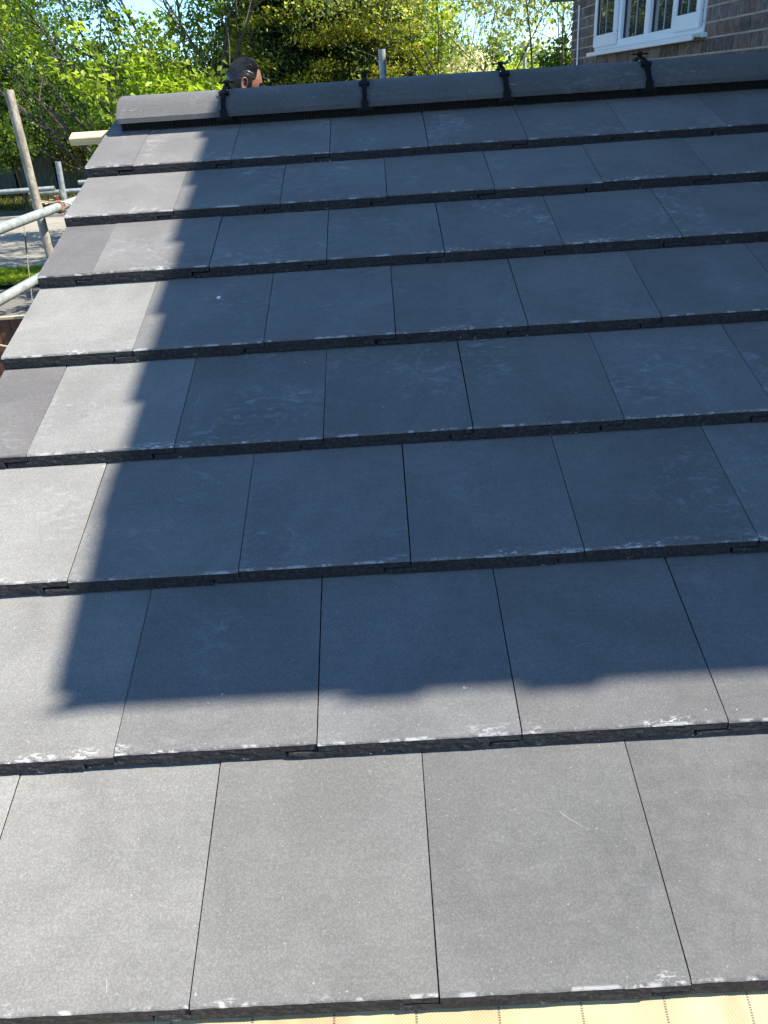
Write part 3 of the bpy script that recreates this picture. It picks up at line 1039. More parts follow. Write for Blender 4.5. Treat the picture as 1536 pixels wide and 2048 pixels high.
while z < VIS[3] - 0.01:
    y = VIS[0] - (0.0 if row % 2 else 0.16375)
    k_ = 0
    while y < VIS[1] - 0.02:
        st = (k_ % 2 == 0)
        w = 0.215 if st else 0.1025
        s, e = y, min(y + w, VIS[1])
        y += w + 0.013; k_ += 1
        if s < VIS[0] - 0.17: continue
        if not (e < WIN[0] - 0.002 or s > WIN[1] + 0.002 or z + 0.065 < WIN[2] or z > WIN[3]):
            if s < WIN[0] - 0.03: e = WIN[0] - 0.006
            elif e > WIN[1] + 0.03: s = WIN[1] + 0.006
            else: continue
        full_w = abs((e - s) - w) < 0.001
        me = BR.choice(ST if st else HD) if full_w else None
        if me is None:
            if e - s < 0.02: continue
            me = rough_brick(e - s, BR.randint(20, 90))
        o = bpy.data.objects.new('brick', me); COL.objects.link(o); o.parent = house
        o.location = Vector((WX + BR.uniform(-.0015, .0015), s, z)) - HB
        t = BR.random()
        if t < .28: c = (0.68, 0.68, 0.72)
        elif t < .55: c = (1.0, 0.95, 0.93)
        elif t < .78: c = (1.18, 1.04, 0.94)
        else: c = (1.15, 1.25, 1.32)
        q_ = BR.uniform(.85, 1.15)
        o.color = (c[0] * q_, c[1] * q_, c[2] * q_, 1)
    z += 0.075; row += 1
def skip_vis(axis, cst, e0, e1, z, zt):
    if axis == 'x' and cst < WX + 0.1:
        if e1 > VIS[0] - 0.02 and z > VIS[2] - 0.012 and zt < VIS[3] + 0.0: return True
        if e1 > WIN[0] and e0 < WIN[1] and zt > WIN[2] - 0.01 and z < WIN[3] + 0.01: return True
        if zt > min(roof_under(e0), roof_under(e1)): return True
    return False
nb = int((BZ0 - GZ) / 0.075)
joined_bricks('brickwork', [('x', WX, Y0, Y1, BZ0 - nb * 0.075, RIDZ, -1), ('y', Y0, WX, 10.2, BZ0 - nb * 0.075, EZ, -1), ('y', Y1, WX, 10.2, BZ0 - nb * 0.075, 1.68, 1)], house, HB, skip_vis)

# window : frame, mullions, two projecting casements, glazing bars, sill
win = bpy.data.objects.new('window', None); COL.objects.link(win); win.parent = house
win.location = Vector((WX, WIN[0], WIN[2])) - HB
WO = Vector((WX, WIN[0], WIN[2]))
def wb(name, y0, y1, z0, z1, x0, x1, material, bevel=0.003):
    mb = MB(); mb.box(x0 - WO.x, x1 - WO.x, y0 - WO.y, y1 - WO.y, z0 - WO.z, z1 - WO.z)
    return mb.build(name, material, win, bevel=bevel)
FX0, FX1 = WX - 0.012, WX + 0.055
ya = [4.560, 5.030, 5.560, 6.290, 6.955]
TOP = WIN[3]
fr = MB()
def fb(y0, y1, z0, z1, x0=FX0, x1=FX1): fr.box(x0 - WO.x, x1 - WO.x, y0 - WO.y, y1 - WO.y, z0 - WO.z, z1 - WO.z)
fb(ya[0], ya[4], 1.125, 1.178)                       # bottom rail
fb(ya[0], ya[4], TOP - 0.06, TOP)
fb(ya[0], ya[0] + 0.055, 1.178, TOP - 0.06); fb(ya[4] - 0.065, ya[4], 1.178, TOP - 0.06)
fb(ya[1] - 0.01, ya[1] + 0.075, 1.178, TOP - 0.06); fb(ya[2] - 0.005, ya[2] + 0.090, 1.178, TOP - 0.06); fb(ya[3] - 0.070, ya[3] + 0.01, 1.178, TOP - 0.06)
fo = fr.build('frame', M['upvc'], win, bevel=0.004)
def casement(y0, y1):
    c = MB()
    x0, x1 = WX - 0.034, WX - 0.0135
    def cb(a, b, z0, z1): c.box(x0 - WO.x, x1 - WO.x, a - WO.y, b - WO.y, z0 - WO.z, z1 - WO.z)
    cb(y0, y1, 1.150, 1.232); cb(y0, y1, TOP - 0.11, TOP - 0.035)
    cb(y0, y0 + 0.072, 1.232, TOP - 0.11); cb(y1 - 0.072, y1, 1.232, TOP - 0.11)
    return c.build('casement', M['upvc'], win, bevel=0.005)
casement(ya[0] + 0.012, ya[1] + 0.005); casement(ya[3] - 0.01, ya[4] - 0.03)
panes = [(ya[0] + 0.084, ya[1] - 0.067, 1.232, TOP - 0.11, WX - 0.018), (ya[1] + 0.075, ya[2] - 0.005, 1.178, TOP - 0.06, WX + 0.020), (ya[2] + 0.090, ya[3] - 0.07, 1.178, TOP - 0.06, WX + 0.020), (ya[3] + 0.062, ya[4] - 0.102, 1.232, TOP - 0.11, WX - 0.018)]
for (a, b, z0, z1, x) in panes:
    wb('pane', a, b, z0, z1, x, x + 0.006, M['glass'], 0)
    mid = (a + b) / 2
    bars = MB()
    def bb(y0, y1, q0, q1): bars.box(x - 0.0035 - WO.x, x - 0.0005 - WO.x, y0 - WO.y, y1 - WO.y, q0 - WO.z, q1 - WO.z)
    bb(mid - 0.007, mid + 0.007, z0, z1)
    q = z0 + 0.245
    while q < z1 - 0.05:
        bb(a, mid - 0.0075, q, q + 0.013); bb(mid + 0.0075, b, q, q + 0.013); q += 0.26
    bars.build('glazing_bars', M['lead'], win)
# dark gaskets round the fixed lights
for (a, b, z0, z1, x) in panes:
    gk = MB()
    xx = x - 0.008
    for (p, q, r_, s_) in ((a - .001, a + 0.008, z0, z1), (b - 0.008, b + .001, z0, z1), (a + .008, b - .008, z0 - .001, z0 + 0.005)):
        gk.box(xx - WO.x, x + 0.004 - WO.x, p - WO.y, q - WO.y, r_ - WO.z, s_ - WO.z)
    gk.build('gasket', M['black'], win)
sill = MB()
sill.prism([(WX - 0.012, 1.124), (WX - 0.085, 1.116), (WX - 0.085, 1.090), (WX - 0.075, 1.090), (WX - 0.070, 1.104), (WX + 0.05, 1.104), (WX + 0.05, 1.124)], 0, 1)
# prism axis is x: rotate to run along y
S0, S1 = 4.515, 6.92
sill.v = [(p[1] - WO.x, S0 + (S1 - S0) * p[0] - WO.y, p[2] - WO.z) for p in sill.v]
sill.build('sill', M['upvc'], win, bevel=0.002)
wb('sill_end', 4.508, 4.60, 1.100, 1.122, WX - 0.030, WX + 0.05, M['upvc'], 0.002)
# dark sheet behind the glass, standing in for the unlit room
rm = MB(); rm.box(WX + 0.08 - HB.x, WX + 0.10 - HB.x, WIN[0] - HB.y, WIN[1] - HB.y, WIN[2] - HB.z, WIN[3] - HB.z)
rm.build('dark_room_sheet', M['dark'], house)
# aerial cable clipped to the wall near the far corner
mb = MB(); mb.tube([(WX - 0.014, 7.50, GZ + 0.1), (WX - 0.014, 7.515, 0.9), (WX - 0.014, 7.545, 1.30), (WX - 0.014, 7.555, 1.50)], 0.0085, 8)
for i, q in enumerate(mb.v): mb.v[i] = tuple(Vector(q) - HB)
mb.build('cable', M['upvc'], house, smooth=0.8)
mb = MB(); mb.box(2.475, 10.3, Y1 + 0.004, RE - 0.01, 1.575, 1.67)
for i, q in enumerate(mb.v): mb.v[i] = tuple(Vector(q) - HB)
mb.build('eaves_fascia', M['brownpvc'], house, bevel=0.004)

# main roof : same low pitch, verge oversailing the gable, gutter at the eaves
XG = 2.470
mr = MB()
nf = int((MR - 0.02) / math.cos(PITCH) / 0.3165)
for c in range(nf + 1):
    v0 = 1.065 + c * 0.3165
    Mx = Matrix.Translation(RP(0, v0, H) - HB) @ Matrix.Rotation(TP, 4, 'X')
    x = XG
    first = True
    ln = 0.40 if c < nf - 1 else max(0.10, min(0.40, (MR - RP(0, v0, H).y) / math.cos(TP)))
    while x < 10.4:
        w = 0.15 if (first and c % 2) else 0.299
        mr.box(x + BR.uniform(0, .004) * first, x + w - 0.001, BR.uniform(-.003, .003), ln, -0.028, 0, Mx)
        x += w + 0.001; first = False
bl = (RE - MR) / math.cos(BP)
nbk = int(bl / 0.3165)
for c in range(nbk + 1):
    d_ = bl - c * 0.3165
    A = Matrix.Translation(Vector((0, MR + d_ * math.cos(BP), RIDZ - d_ * math.sin(BP))) - HB) @ Matrix.Rotation(math.pi, 4, 'Z') @ Matrix.Rotation(BP - TILT, 4, 'X')
    mr.box(-10.4, -XG, 0, min(0.40, d_), -0.028, 0, A)
o = mr.build('main_roof_tiles', M['tile'], house); o['kind'] = 'stuff'
mb = MB()
mb.tube([(XG + .01, MR, RIDZ - 0.045), (10.4, MR, RIDZ - 0.045)], 0.10, 14)
for i, q in enumerate(mb.v): mb.v[i] = tuple(Vector(q) - HB)
mb.build('main_ridge', M['tile'], house)
mb = MB()
ys = [0.08, MR, RE - 0.05]
mb.prism([(y, roof_top(y) - 0.05) for y in ys] + [(y, roof_top(y) - 0.125) for y in ys[::-1]], XG + 0.05, 10.35)
for i, q in enumerate(mb.v): mb.v[i] = tuple(Vector(q) - HB)
mb.build('main_roof_deck', M['brownpvc'], house)
def gutter(y, z):
    mb = MB()
    P = [( 0.040 * math.cos(t), 0.040 * math.sin(t)) for t in [math.pi + math.pi * i / 10 for i in range(11)]]
    P += [(0.037 * math.cos(t), 0.037 * math.sin(t)) for t in [2 * math.pi - math.pi * i / 10 for i in range(11)]]
    mb.prism([(y + a, z + b) for a, b in P], 2.434, 10.35)
    for x in (2.434, 2.90, 3.17, 3.9, 4.7):
        w = 0.05 if x < 2.5 else 0.10
        rb = 0.053 if x in (2.90, 3.17) else 0.043
        P2 = [(rb * math.cos(t), rb * math.sin(t)) for t in [math.pi + math.pi * i / 10 for i in range(11)]]
        mb.prism([(y + a, z + b) for a, b in P2] + [(y + a * .8, z + b * .8) for a, b in P2[::-1]], x, x + w)
    for i, q in enumerate(mb.v): mb.v[i] = tuple(Vector(q) - HB)
    mb.build('gutter', M['brownpvc'], house)
fb_ = MB(); fb_.box(XG - 0.012, 10.35, 0.030, 0.055, 2.60, 2.885); fb_.box(XG + 0.03, 10.35, 0.056, Y0 + 0.05, 2.60, 2.615)
for i, q in enumerate(fb_.v): fb_.v[i] = tuple(Vector(q) - HB)
fb_.prism([(yy - HB.y, zz - HB.z) for yy, zz in ((-0.030, 2.765), (-0.030, 2.853), (0.42, 2.868 + 0.40 * tp), (0.42, 2.80 + 0.3 * tp))], 2.448 - HB.x, 2.60 - HB.x)
fb_.build('fascia', M['brownpvc'], house)
gutter(-0.020, 2.84); gutter(RE + 0.03, REZ - 0.09)

# ------------------------------------------------------------------ scaffold tubes and boards at the gable
def tube_thing(name, label, cat, p0, p1, r=0.0242, material=None, group=None, wall=True):
    p0 = Vector(p0); p1 = Vector(p1)
    d = p1 - p0
    mb = MB()
    L_ = d.length
    mb.tube([(0, 0, 0), (0, 0, L_)], r, 20, cap=False)
    mb.tube([(0, 0, L_), (0, 0, 0)], r - 0.004, 20, cap=False)
    # annular ends
    n = 20
    for a0, b0 in ((n, n * 2), (0, n * 3)):
        pass
    for (o_, i_) in ((0, n * 3), (n, n * 2)):
        for j in range(n):
            k_ = (j + 1) % n
            # nearest matching indices by angle
            mb.f.append((o_ + j, o_ + k_, i_ + (n - k_) % n, i_ + (n - j) % n))
    me = mb.mesh(name, smooth=0.8)
    o = link(name, me, material or M['tube'])
    o.location = p0
    o.rotation_euler = d.to_track_quat('Z', 'Y').to_euler()
    return tag(o, label, cat, group)
def sub_rot(): pass
gx = -1.11
st = tube_thing('scaffold_standard', 'upright rust-speckled weathered scaffold pole at far left, taller than the rails', 'scaffold pole', (-1.222, 4.20, GZ), (-1.196, 4.20, 1.068), 0.0245, M['oldtube'], 'uprights of the scaffold')
tube_thing('guard_rail', 'upper grey scaffold rail running away past the roof verge, tied to the pole', 'scaffold tube', (gx, 1.2, 0.466), (gx, 7.6, 0.466), 0.0242, None, 'rails along the roof verge')
tube_thing('guard_rail', 'lower grey scaffold rail above the grass strip, running away past the roof verge', 'scaffold tube', (gx, 0.9, 0.171), (gx, 7.4, 0.171), 0.0242, None, 'rails along the roof verge')
tube_thing('scaffold_standard', 'short leaning pale scaffold upright with tape wound round its middle', 'scaffold pole', (-2.31, 7.1, GZ), (-2.068, 7.0, 0.565), 0.0242, None, 'uprights of the scaffold')
tp_ = MB(); 
tape = MB(); tape.tube([(0, 0, 0), (0.001, 0, 0.03), (0.0, 0, 0.065)], [0.027, 0.0285, 0.0265], 16)
o = tape.build('tape_band', M['cream'], smooth=0.8); o.location = (-2.0975, 7.01, 0.275)
tag(o, 'yellowed tape wound round the short leaning scaffold upright', 'tape')
tube_thing('cross_rail', 'level scaffold tube in front of the dark hedge, ending behind the short upright', 'scaffold tube', (-4.6, 8.10, 0.255), (-2.60, 8.16, 0.258), 0.0242, None, 'level tubes behind the short upright')
tube_thing('cross_rail', 'shaded level scaffold tube running behind the short upright to the roof', 'scaffold tube', (-2.9, 8.22, 0.215), (-0.4, 8.24, 0.222), 0.0242, None, 'level tubes behind the short upright')
tube_thing('cross_rail', 'thin bright level scaffold tube from the short upright to the roof edge', 'scaffold tube', (-2.40, 8.34, 0.285), (-0.4, 8.36, 0.29), 0.0215, None, 'level tubes behind the short upright')
tube_thing('ridge_post', 'grey upright scaffold post standing up behind the middle of the ridge', 'scaffold pole', (0.824, 5.30, GZ), (0.824, 5.30, 1.18), 0.0242, None, 'uprights of the scaffold')

# coupler that holds the rail to the pole
cp = thing('pole_coupler', 'rusty scaffold coupler with frayed cord where the upper rail meets the upright pole', 'coupler', (gx, 4.28, 0.466))
mb = MB()
for yo in (-0.02, 0.004):
    pts = [(0.030 * math.cos(t), yo + 0.01 * math.sin(t * 2), 0.031 * math.sin(t)) for t in [2 * math.pi * i / 18 for i in range(19)]]
    mb.tube(pts, 0.0055, 7)
mb.box(-0.050, -0.026, -0.016, 0.006, -0.008, 0.018)
mb.build('clamp_band', M['rust'], cp, smooth=0.8)
mb = MB(); mb.tube([(0.0, -0.01, 0.030), (0.012, -0.012, 0.062)], 0.008, 8); mb.tube([(0.0, -0.01, 0.048), (0.003, -0.011, 0.058)], 0.014, 6)
mb.build('bolt', M['rust'], cp)
mb = MB()
for i in range(16):
    a = random.uniform(-0.14, -0.01); z = random.uniform(-.008, .03)
    p0 = Vector((random.uniform(-0.07, 0.0), random.uniform(-.04, .0), 0.028))
    mb.tube([p0, p0 + Vector((random.uniform(-.05, .02), random.uniform(-.02, .02), random.uniform(0, .02))), p0 + Vector((random.uniform(-.09, .03), random.uniform(-.03, .03), random.uniform(-.02, .02)))], 0.0022, 4)
mb.tube([(0.02, -0.01, 0.03), (0.06, 0.01, 0.012), (0.12, 0.03, -0.035), (0.15, 0.03, -0.06)], 0.004, 6)
mb.build('cord', M['rope'], cp)

# hanging cord with a black sleeve on the outside of the rails
mb = MB(); mb.tube([(-1.600, 4.90, 0.36), (-1.655, 4.90, 0.05), (-1.735, 4.9, -0.45)], 0.0030, 6)
hc = mb.build('hanging_cord', M['rope'], smooth=0.8)
tag(hc, 'thin pale rod with black sleeve left of the pole before the road', 'rod')
mb = MB(); mb.tube([(-1.621, 4.90, 0.24), (-1.641, 4.90, 0.13)], 0.0055, 8); mb.tube([(-1.700, 4.90, -0.23), (-1.735, 4.90, -0.45)], 0.0055, 8)
mb.build('sleeve', M['black'], hc)

# working platform behind the ridge
pf = thing('scaffold_platform', 'boarded scaffold platform behind the roof that the man stands on', 'platform', (0.4, 4.7, -0.70))
for i in range(5):
    mb = MB(); mb.box(-1.9, 2.0, -0.46 + i * 0.23, -0.24 + i * 0.23, -0.038, 0)
    mb.build('board', M['board'], pf, bevel=0.004)
for x in (-1.8, 0.1, 1.9):
    mb = MB(); mb.tube([(x, -0.75, -0.063), (x, 0.75, -0.063)], 0.0242, 12); mb.build('transom', M['tube'], pf, smooth=0.8)
for x in (-1.8, 1.9):
    mb = MB(); mb.tube([(x, 0.62, GZ + 0.70), (x, 0.62, 0.1)], 0.0242, 12); mb.build('leg', M['tube'], pf, smooth=0.8)

# brown timber fence panel with cream rails low on the left
bf = thing('garden_fence_panel', 'brown timber fence panel with cream top rail at the lower left edge', 'fence', (-3.4, 8.6, GZ))
def loc_box(parent, name, x0, x1, y0, y1, z0, z1, material, rot=0.0, bevel=0.003):
    mb = MB(); mb.box(x0, x1, y0, y1, z0, z1); o = mb.build(name, material, parent, bevel=bevel); o.rotation_euler = (0, rot, 0); return o
for i in range(30):
    x = -2.6 + i * 0.145
    loc_box(bf, 'board', x, x + 0.141, 0.0, 0.018 + 0.004 * (i % 2), 0.02, 1.145, M['brownfence'])
loc_box(bf, 'top_rail', -2.6, 1.75, -0.025, 0.04, 1.147, 1.178, M['cream'])
br = MB(); br.tube([(-1.05, -0.022, 1.02), (0.35, -0.022, 0.62), (1.5, -0.022, 0.28)], 0.012, 4); br.build('brace', M['cream'], bf)

# lamp post in the distance
lp = thing('lamp_post', 'slim grey street lamp with a flat head beyond the ridge, left of the house', 'street lamp', (5.93, 29.0, GZ))
mb = MB(); mb.tube([(0, 0, 0), (0, 0, 1.2), (-0.01, 0, 4.2)], [0.085, 0.060, 0.045], 12)
mb.build('pole', M['lamp'], lp, smooth=0.8)
mb = MB(); mb.box(-0.30, 0.26, -0.12, 0.12, 4.2, 4.29); mb.box(-0.18, 0.14, -0.09, 0.09, 4.29, 4.34)
mb.build('lamp_head', M['lamp'], lp, bevel=0.02)

# close-boarded boundary fence
FY = 37.3
fc = thing('boundary_fence', 'long weathered green-grey close-boarded fence under the hedge beyond the road', 'fence', (-16.0, FY, GZ))
for i in range(20):
    x = -14 + i * 1.83
    loc_box(fc, 'post', x - 0.05, x + 0.05, -0.06, 0.04, 0, 1.95, M['fence'], 0, 0.006)
    loc_box(fc, 'rail', x + 0.052, x + 1.778, -0.03, 0.03, 1.5, 1.58, M['fence'])
bd = MB()
for i in range(20 * 14):
    x = -13.95 + i * 0.1307
    hh = 1.86 + 0.03 * math.sin(i * 12.9)
    bd.box(x, x + 0.122, -0.052 - 0.008 * (i % 2), -0.034, 0.08, hh)
o = bd.build('boards', M['fence'], fc)

# ------------------------------------------------------------------ the man behind the ridge
def skin_mat():
    m, nt, b = mat('skin')
    g = G(nt)
    v = g.coord('Object')
    c = g.mix(g.ramp(g.noise(v, 14, 3), 0.35, 0.7), (0.22, 0.108, 0.068), (0.17, 0.075, 0.05))
    g.l(c, b.inputs['Base Color'])
    b.inputs['Roughness'].default_value = 0.45
    b.inputs['Subsurface Weight'].default_value = 0.12
    b.inputs['Subsurface Radius'].default_value = (0.01, 0.004, 0.002)
    return m
M['skin'] = skin_mat()
def hair_mat():
    m, nt, b = mat('hair')
    g = G(nt)
    at = g.coord('Object', (1, 9, 9))
    c = g.mix(g.ramp(g.noise(at, 30, 4, 0.7), 0.45, 0.7), (0.006, 0.005, 0.005), (0.035, 0.032, 0.03))
    g.l(c, b.inputs['Base Color'])
    b.inputs['Roughness'].default_value = 0.38
    return m
M['hair'] = hair_mat()

def skin_body(name, verts, edges, radii, root=0, sub=2):
    me = bpy.data.meshes.new(name)
    me.from_pydata(verts, edges, [])
    o = bpy.data.objects.new(name + '_tmp', me); COL.objects.link(o)
    md = o.modifiers.new('s', 'SKIN'); md.use_smooth_shade = True
    for i, sv in enumerate(me.skin_vertices[0].data):
        r = radii[i]; sv.radius = (r, r) if not hasattr(r, '__len__') else r
        sv.use_root = (i == root)
    o.modifiers.new('u', 'SUBSURF').levels = sub
    bpy.context.view_layer.update()
    dg = bpy.context.evaluated_depsgraph_get()
    out = bpy.data.meshes.new_from_object(o.evaluated_get(dg))
    out.name = name
    bpy.data.objects.remove(o)
    bm = bmesh.new(); bm.from_mesh(out)
    for f in bm.faces: f.smooth = True
    bm.to_mesh(out); bm.free()
    out.materials.clear()
    return out

MBASE = Vector((0.02, 4.40, -0.70))
man = thing('person', 'dark-haired man with receding hairline, head showing above the ridge, facing right and looking down', 'person', MBASE)
HC = Vector((0.045, 4.37, 1.030)) - MBASE            # head centre
# body frame : faces +x ; y to his left (away from the camera), z up
P = {}
P['pelvis'] = (-0.06, 0.0, 0.90); P['belly'] = (-0.03, 0, 1.05); P['chest'] = (0.02, 0, 1.26); P['collar'] = (0.015, 0, 1.42)
P['neck'] = (0.020, -0.005, 1.50); P['skull'] = (HC.x - 0.01, HC.y, HC.z - 0.045)
for s, n_ in ((-1, 'r'), (1, 'l')):
    P['hip' + n_] = (-0.06, s * 0.095, 0.86); P['knee' + n_] = (-0.01 + 0.05 * s, s * 0.12, 0.47); P['ankle' + n_] = (-0.07 + 0.1 * s, s * 0.13, 0.09)
    P['toe' + n_] = (0.10 + 0.1 * s, s * 0.15, 0.03)
    P['sh' + n_] = (0.015, s * 0.175, 1.40); P['elb' + n_] = (0.10, s * 0.25, 1.13); P['wri' + n_] = (0.30, s * 0.17, 1.03); P['palm' + n_] = (0.375, s * 0.155, 1.015)
names = list(P); idx = {n_: i for i, n_ in enumerate(names)}
E_ = [('pelvis', 'belly'), ('belly', 'chest'), ('chest', 'collar'), ('collar', 'neck'), ('neck', 'skull')]
for n_ in 'rl':
    E_ += [('pelvis', 'hip' + n_), ('hip' + n_, 'knee' + n_), ('knee' + n_, 'ankle' + n_), ('ankle' + n_, 'toe' + n_), ('collar', 'sh' + n_), ('sh' + n_, 'elb' + n_), ('elb' + n_, 'wri' + n_), ('wri' + n_, 'palm' + n_)]
RAD = {'pelvis': (0.12, 0.15), 'belly': (0.115, 0.14), 'chest': (0.12, 0.15), 'collar': (0.075, 0.09), 'neck': 0.056, 'skull': 0.06, 'hip': 0.085, 'knee': 0.058, 'ankle': 0.042, 'toe': 0.036, 'sh': 0.06, 'elb': 0.042, 'wri': 0.027, 'palm': 0.026}
def rad_of(n_):
    if n_ in RAD: return RAD[n_]
    return RAD[n_[:-1]]
body = skin_body('body', [P[n_] for n_ in names], [(idx[a], idx[b]) for a, b in E_], [rad_of(n_) for n_ in names])
bmb = bmesh.new(); bmb.from_mesh(body)
# fingers : short chains rooted in each palm
for s, n_ in ((-1, 'r'), (1, 'l')):
    pv = Vector(P['palm' + n_])
    fv = []; fe = []; fr_ = []
    for k_, (dy, ln) in enumerate(((-0.028, .9), (-0.010, 1.0), (0.009, .95), (0.026, .75))):
        b = len(fv)
        for t, dz in ((0.0, 0.0), (0.035, -0.004), (0.062, -0.018), (0.080, -0.036)):
            fv.append(tuple(pv + Vector((t * ln + 0.012, dy * (1 + t * 2), dz)))); fr_.append(0.0095 - t * 0.03)
        fe += [(b, b + 1), (b + 1, b + 2), (b + 2, b + 3)]
    b = len(fv)
    for q in ((-0.02, -s * 0.016, 0), (0.005, -s * 0.042, -0.008), (0.028, -s * 0.054, -0.016)):
        fv.append(tuple(pv + Vector(q))); fr_.append(0.0105)
    fe += [(b, b + 1), (b + 1, b + 2)]
    for c0 in (0, 4, 8, 12, 16):
        cnt = 4 if c0 < 16 else 3
        fm = skin_body('finger', fv[c0:c0 + cnt], [(i, i + 1) for i in range(cnt - 1)], fr_[c0:c0 + cnt], 0, 1)
        bmb.from_mesh(fm); bpy.data.meshes.remove(fm)

def head_point(d):
    """unit direction -> head surface, x forward y left z up (metres)"""
    x, y, z = d
    px = x * 0.097; py = y * 0.077; pz = z * 0.118
    if z < 0:
        k_ = min(1, -z)
        py *= 1 - 0.30 * k_ ** 1.3
        if x < 0: px *= 1 - 0.35 * k_
        else: px *= 1 - 0.05 * k_
    if x < 0 and z > -0.3: px *= 1.04
    if x > 0 and z > 0.25: px *= 1 - 0.10 * (z - 0.25)
    g = lambda a, b, c, w, v, u: math.exp(-((y - a) / w) ** 2 - ((z - b) / v) ** 2) * (1 if x > 0 else 0) * u
    px += g(0, -0.22, 0, 0.12, 0.15, 0.017) + g(0, -0.30, 0, 0.14, 0.07, 0.010)      # nose
    for s in (-1, 1):
        px -= g(s * 0.36, -0.02, 0, 0.17, 0.09, 0.010)                                # eye sockets
        px += g(s * 0.33, 0.12, 0, 0.24, 0.06, 0.004)                                 # brows
        px += g(s * 0.36, -0.03, 0, 0.09, 0.05, 0.004)                                # lids
    px += g(0, -0.56, 0, 0.22, 0.045, 0.005) + g(0, -0.66, 0, 0.2, 0.045, 0.005) - g(0, -0.61, 0, 0.25, 0.018, 0.005)
    px += g(0, -0.86, 0, 0.3, 0.10, 0.012)
    return Vector((px, py, pz))
HROT = Matrix.Rotation(R(14), 4, 'Z') @ Matrix.Rotation(R(20), 4, 'Y')
HM = Matrix.Translation(HC) @ HROT @ Matrix.Scale(0.95, 4)
hb = bmesh.new(); bmesh.ops.create_icosphere(hb, subdivisions=5, radius=1.0)
for v in hb.verts: v.co = HM @ head_point(v.co.normalized())
tmp = bpy.data.meshes.new('t'); hb.to_mesh(tmp); hb.free(); bmb.from_mesh(tmp)
# ears
def ear(s):
    V = []; F = []
    nu, nv = 20, 8
    ring = []
    for i in range(nu):
        t = 2 * math.pi * i / nu
        ex = 0.016 * math.cos(t) * (1.0 + 0.25 * math.sin(t)) - 0.004; ez = 0.031 * math.sin(t)
        for j in range(nv):
            ph = 2 * math.pi * j / nv
            rr = 0.0050 if math.sin(t) > -0.5 else 0.0070
            cx = ex * (1 + rr / 0.02 * math.cos(ph) * 0.7); cz = ez * (1 + rr / 0.031 * math.cos(ph) * 0.7)
            cy = 0.074 + 0.012 - 0.35 * ex + rr * math.sin(ph)
            V.append(Vector((cx - 0.008, s * cy, cz - 0.012)))
    for i in range(nu):
        for j in range(nv):
            a = i * nv + j; b = ((i + 1) % nu) * nv + j; c = ((i + 1) % nu) * nv + (j + 1) % nv; d = i * nv + (j + 1) % nv
            F.append((a, b, c, d))
    # bowl of the ear and root
    b0 = len(V)
    V.append(Vector((-0.008, s * 0.080, -0.012)))
    for i in range(nu):
        a = i * nv + nv // 2; b = ((i + 1) % nu) * nv + nv // 2
        F.append((a, b, b0))
    for i in range(nu):
        t = 2 * math.pi * i / nu
        V.append(Vector((0.012 * math.cos(t) - 0.004, s * 0.066, 0.024 * math.sin(t) - 0.012)))
    for i in range(nu):
        j = (i + 1) % nu
        F.append((i * nv + nv // 4 * 3, j * nv + nv // 4 * 3, b0 + 1 + j, b0 + 1 + i))
    me = bpy.data.meshes.new('ear'); me.from_pydata([tuple(HM @ v) for v in V], [], F)
    return me
for s in (-1, 1):
    em = ear(s); bmb.from_mesh(em); bpy.data.meshes.remove(em)
for f in bmb.faces: f.smooth = True
me = bpy.data.meshes.new('body'); bmesh.ops.recalc_face_normals(bmb, faces=bmb.faces); bmb.to_mesh(me); bmb.free()
link('body', me, M['skin'], man)
# hair : combed-back shell with strands, receding at the temples
def hairline(d):
    """>0 inside the hair"""
    x, y, z = d
    front = 0.62 + 0.10 * abs(y) - 0.55 * max(0, (0.42 - abs(y)) / 0.42) * 0.35     # recession at temples
    a = (z - 3 * x + 1.12 + 0.5 * max(0, 0.35 - abs(y)) - 0.6 * max(0, 0.28 - abs(abs(y) - 0.5))) / 3                           # plane sloping back-down
    nape = z + 0.62
    side = 0.33 - x if z < 0.2 else 9
    return min(a if x > -0.2 else 1, nape, side)
hb = bmesh.new(); bmesh.ops.create_icosphere(hb, subdivisions=6, radius=1.0)
dele = []
for v in hb.verts:
    d = v.co.normalized()
    h = hairline(d)
    if h < -0.03: dele.append(v); continue
    p = head_point(d)
    th = 0.0004 + 0.011 * min(1, max(0, h + 0.03) * 1.9)
    rid = noise.noise(Vector((d.x * 3, math.atan2(d.y, d.z + 0.2) * 16, d.z * 3)))
    nrm = Vector((d.x / 0.097, d.y / 0.077, d.z / 0.118)).normalized()
    v.co = HM @ (p + nrm * (th + 0.003 * rid * min(1, h * 4 + 0.2)))
bmesh.ops.delete(hb, geom=dele, context='VERTS')
for f in hb.faces: f.smooth = True
me = bpy.data.meshes.new('hair'); hb.to_mesh(me); hb.free()
hair = link('hair', me, M['hair'], man)
mb = MB(); rh = random.Random(3)
for i in range(900):
    y = rh.uniform(-0.86, 0.86); x = rh.uniform(-0.75, 0.92)
    if x * x + y * y > 0.96: continue
    zz = math.sqrt(1 - x * x - y * y)
    pts = []
    for k_ in range(6):
        xx = x - 0.10 * k_
        rem = 1 - xx * xx - y * y
        if rem <= 0.01: break
        d = Vector((xx, y + rh.uniform(-.008, .008), math.sqrt(rem)))
        if hairline(d) < 0.0: continue
        nrm = Vector((d.x / 0.097, d.y / 0.077, d.z / 0.118)).normalized()
        pts.append(HM @ (head_point(d) + nrm * (0.0015 + 0.0115 * min(1, max(0, hairline(d) + .03) * 1.9))))
    if len(pts) > 2: mb.tube(pts, [0.0005] + [0.0013] * (len(pts) - 2) + [0.0005], 4)
mb.build('hair_strands', M['hair'], hair)
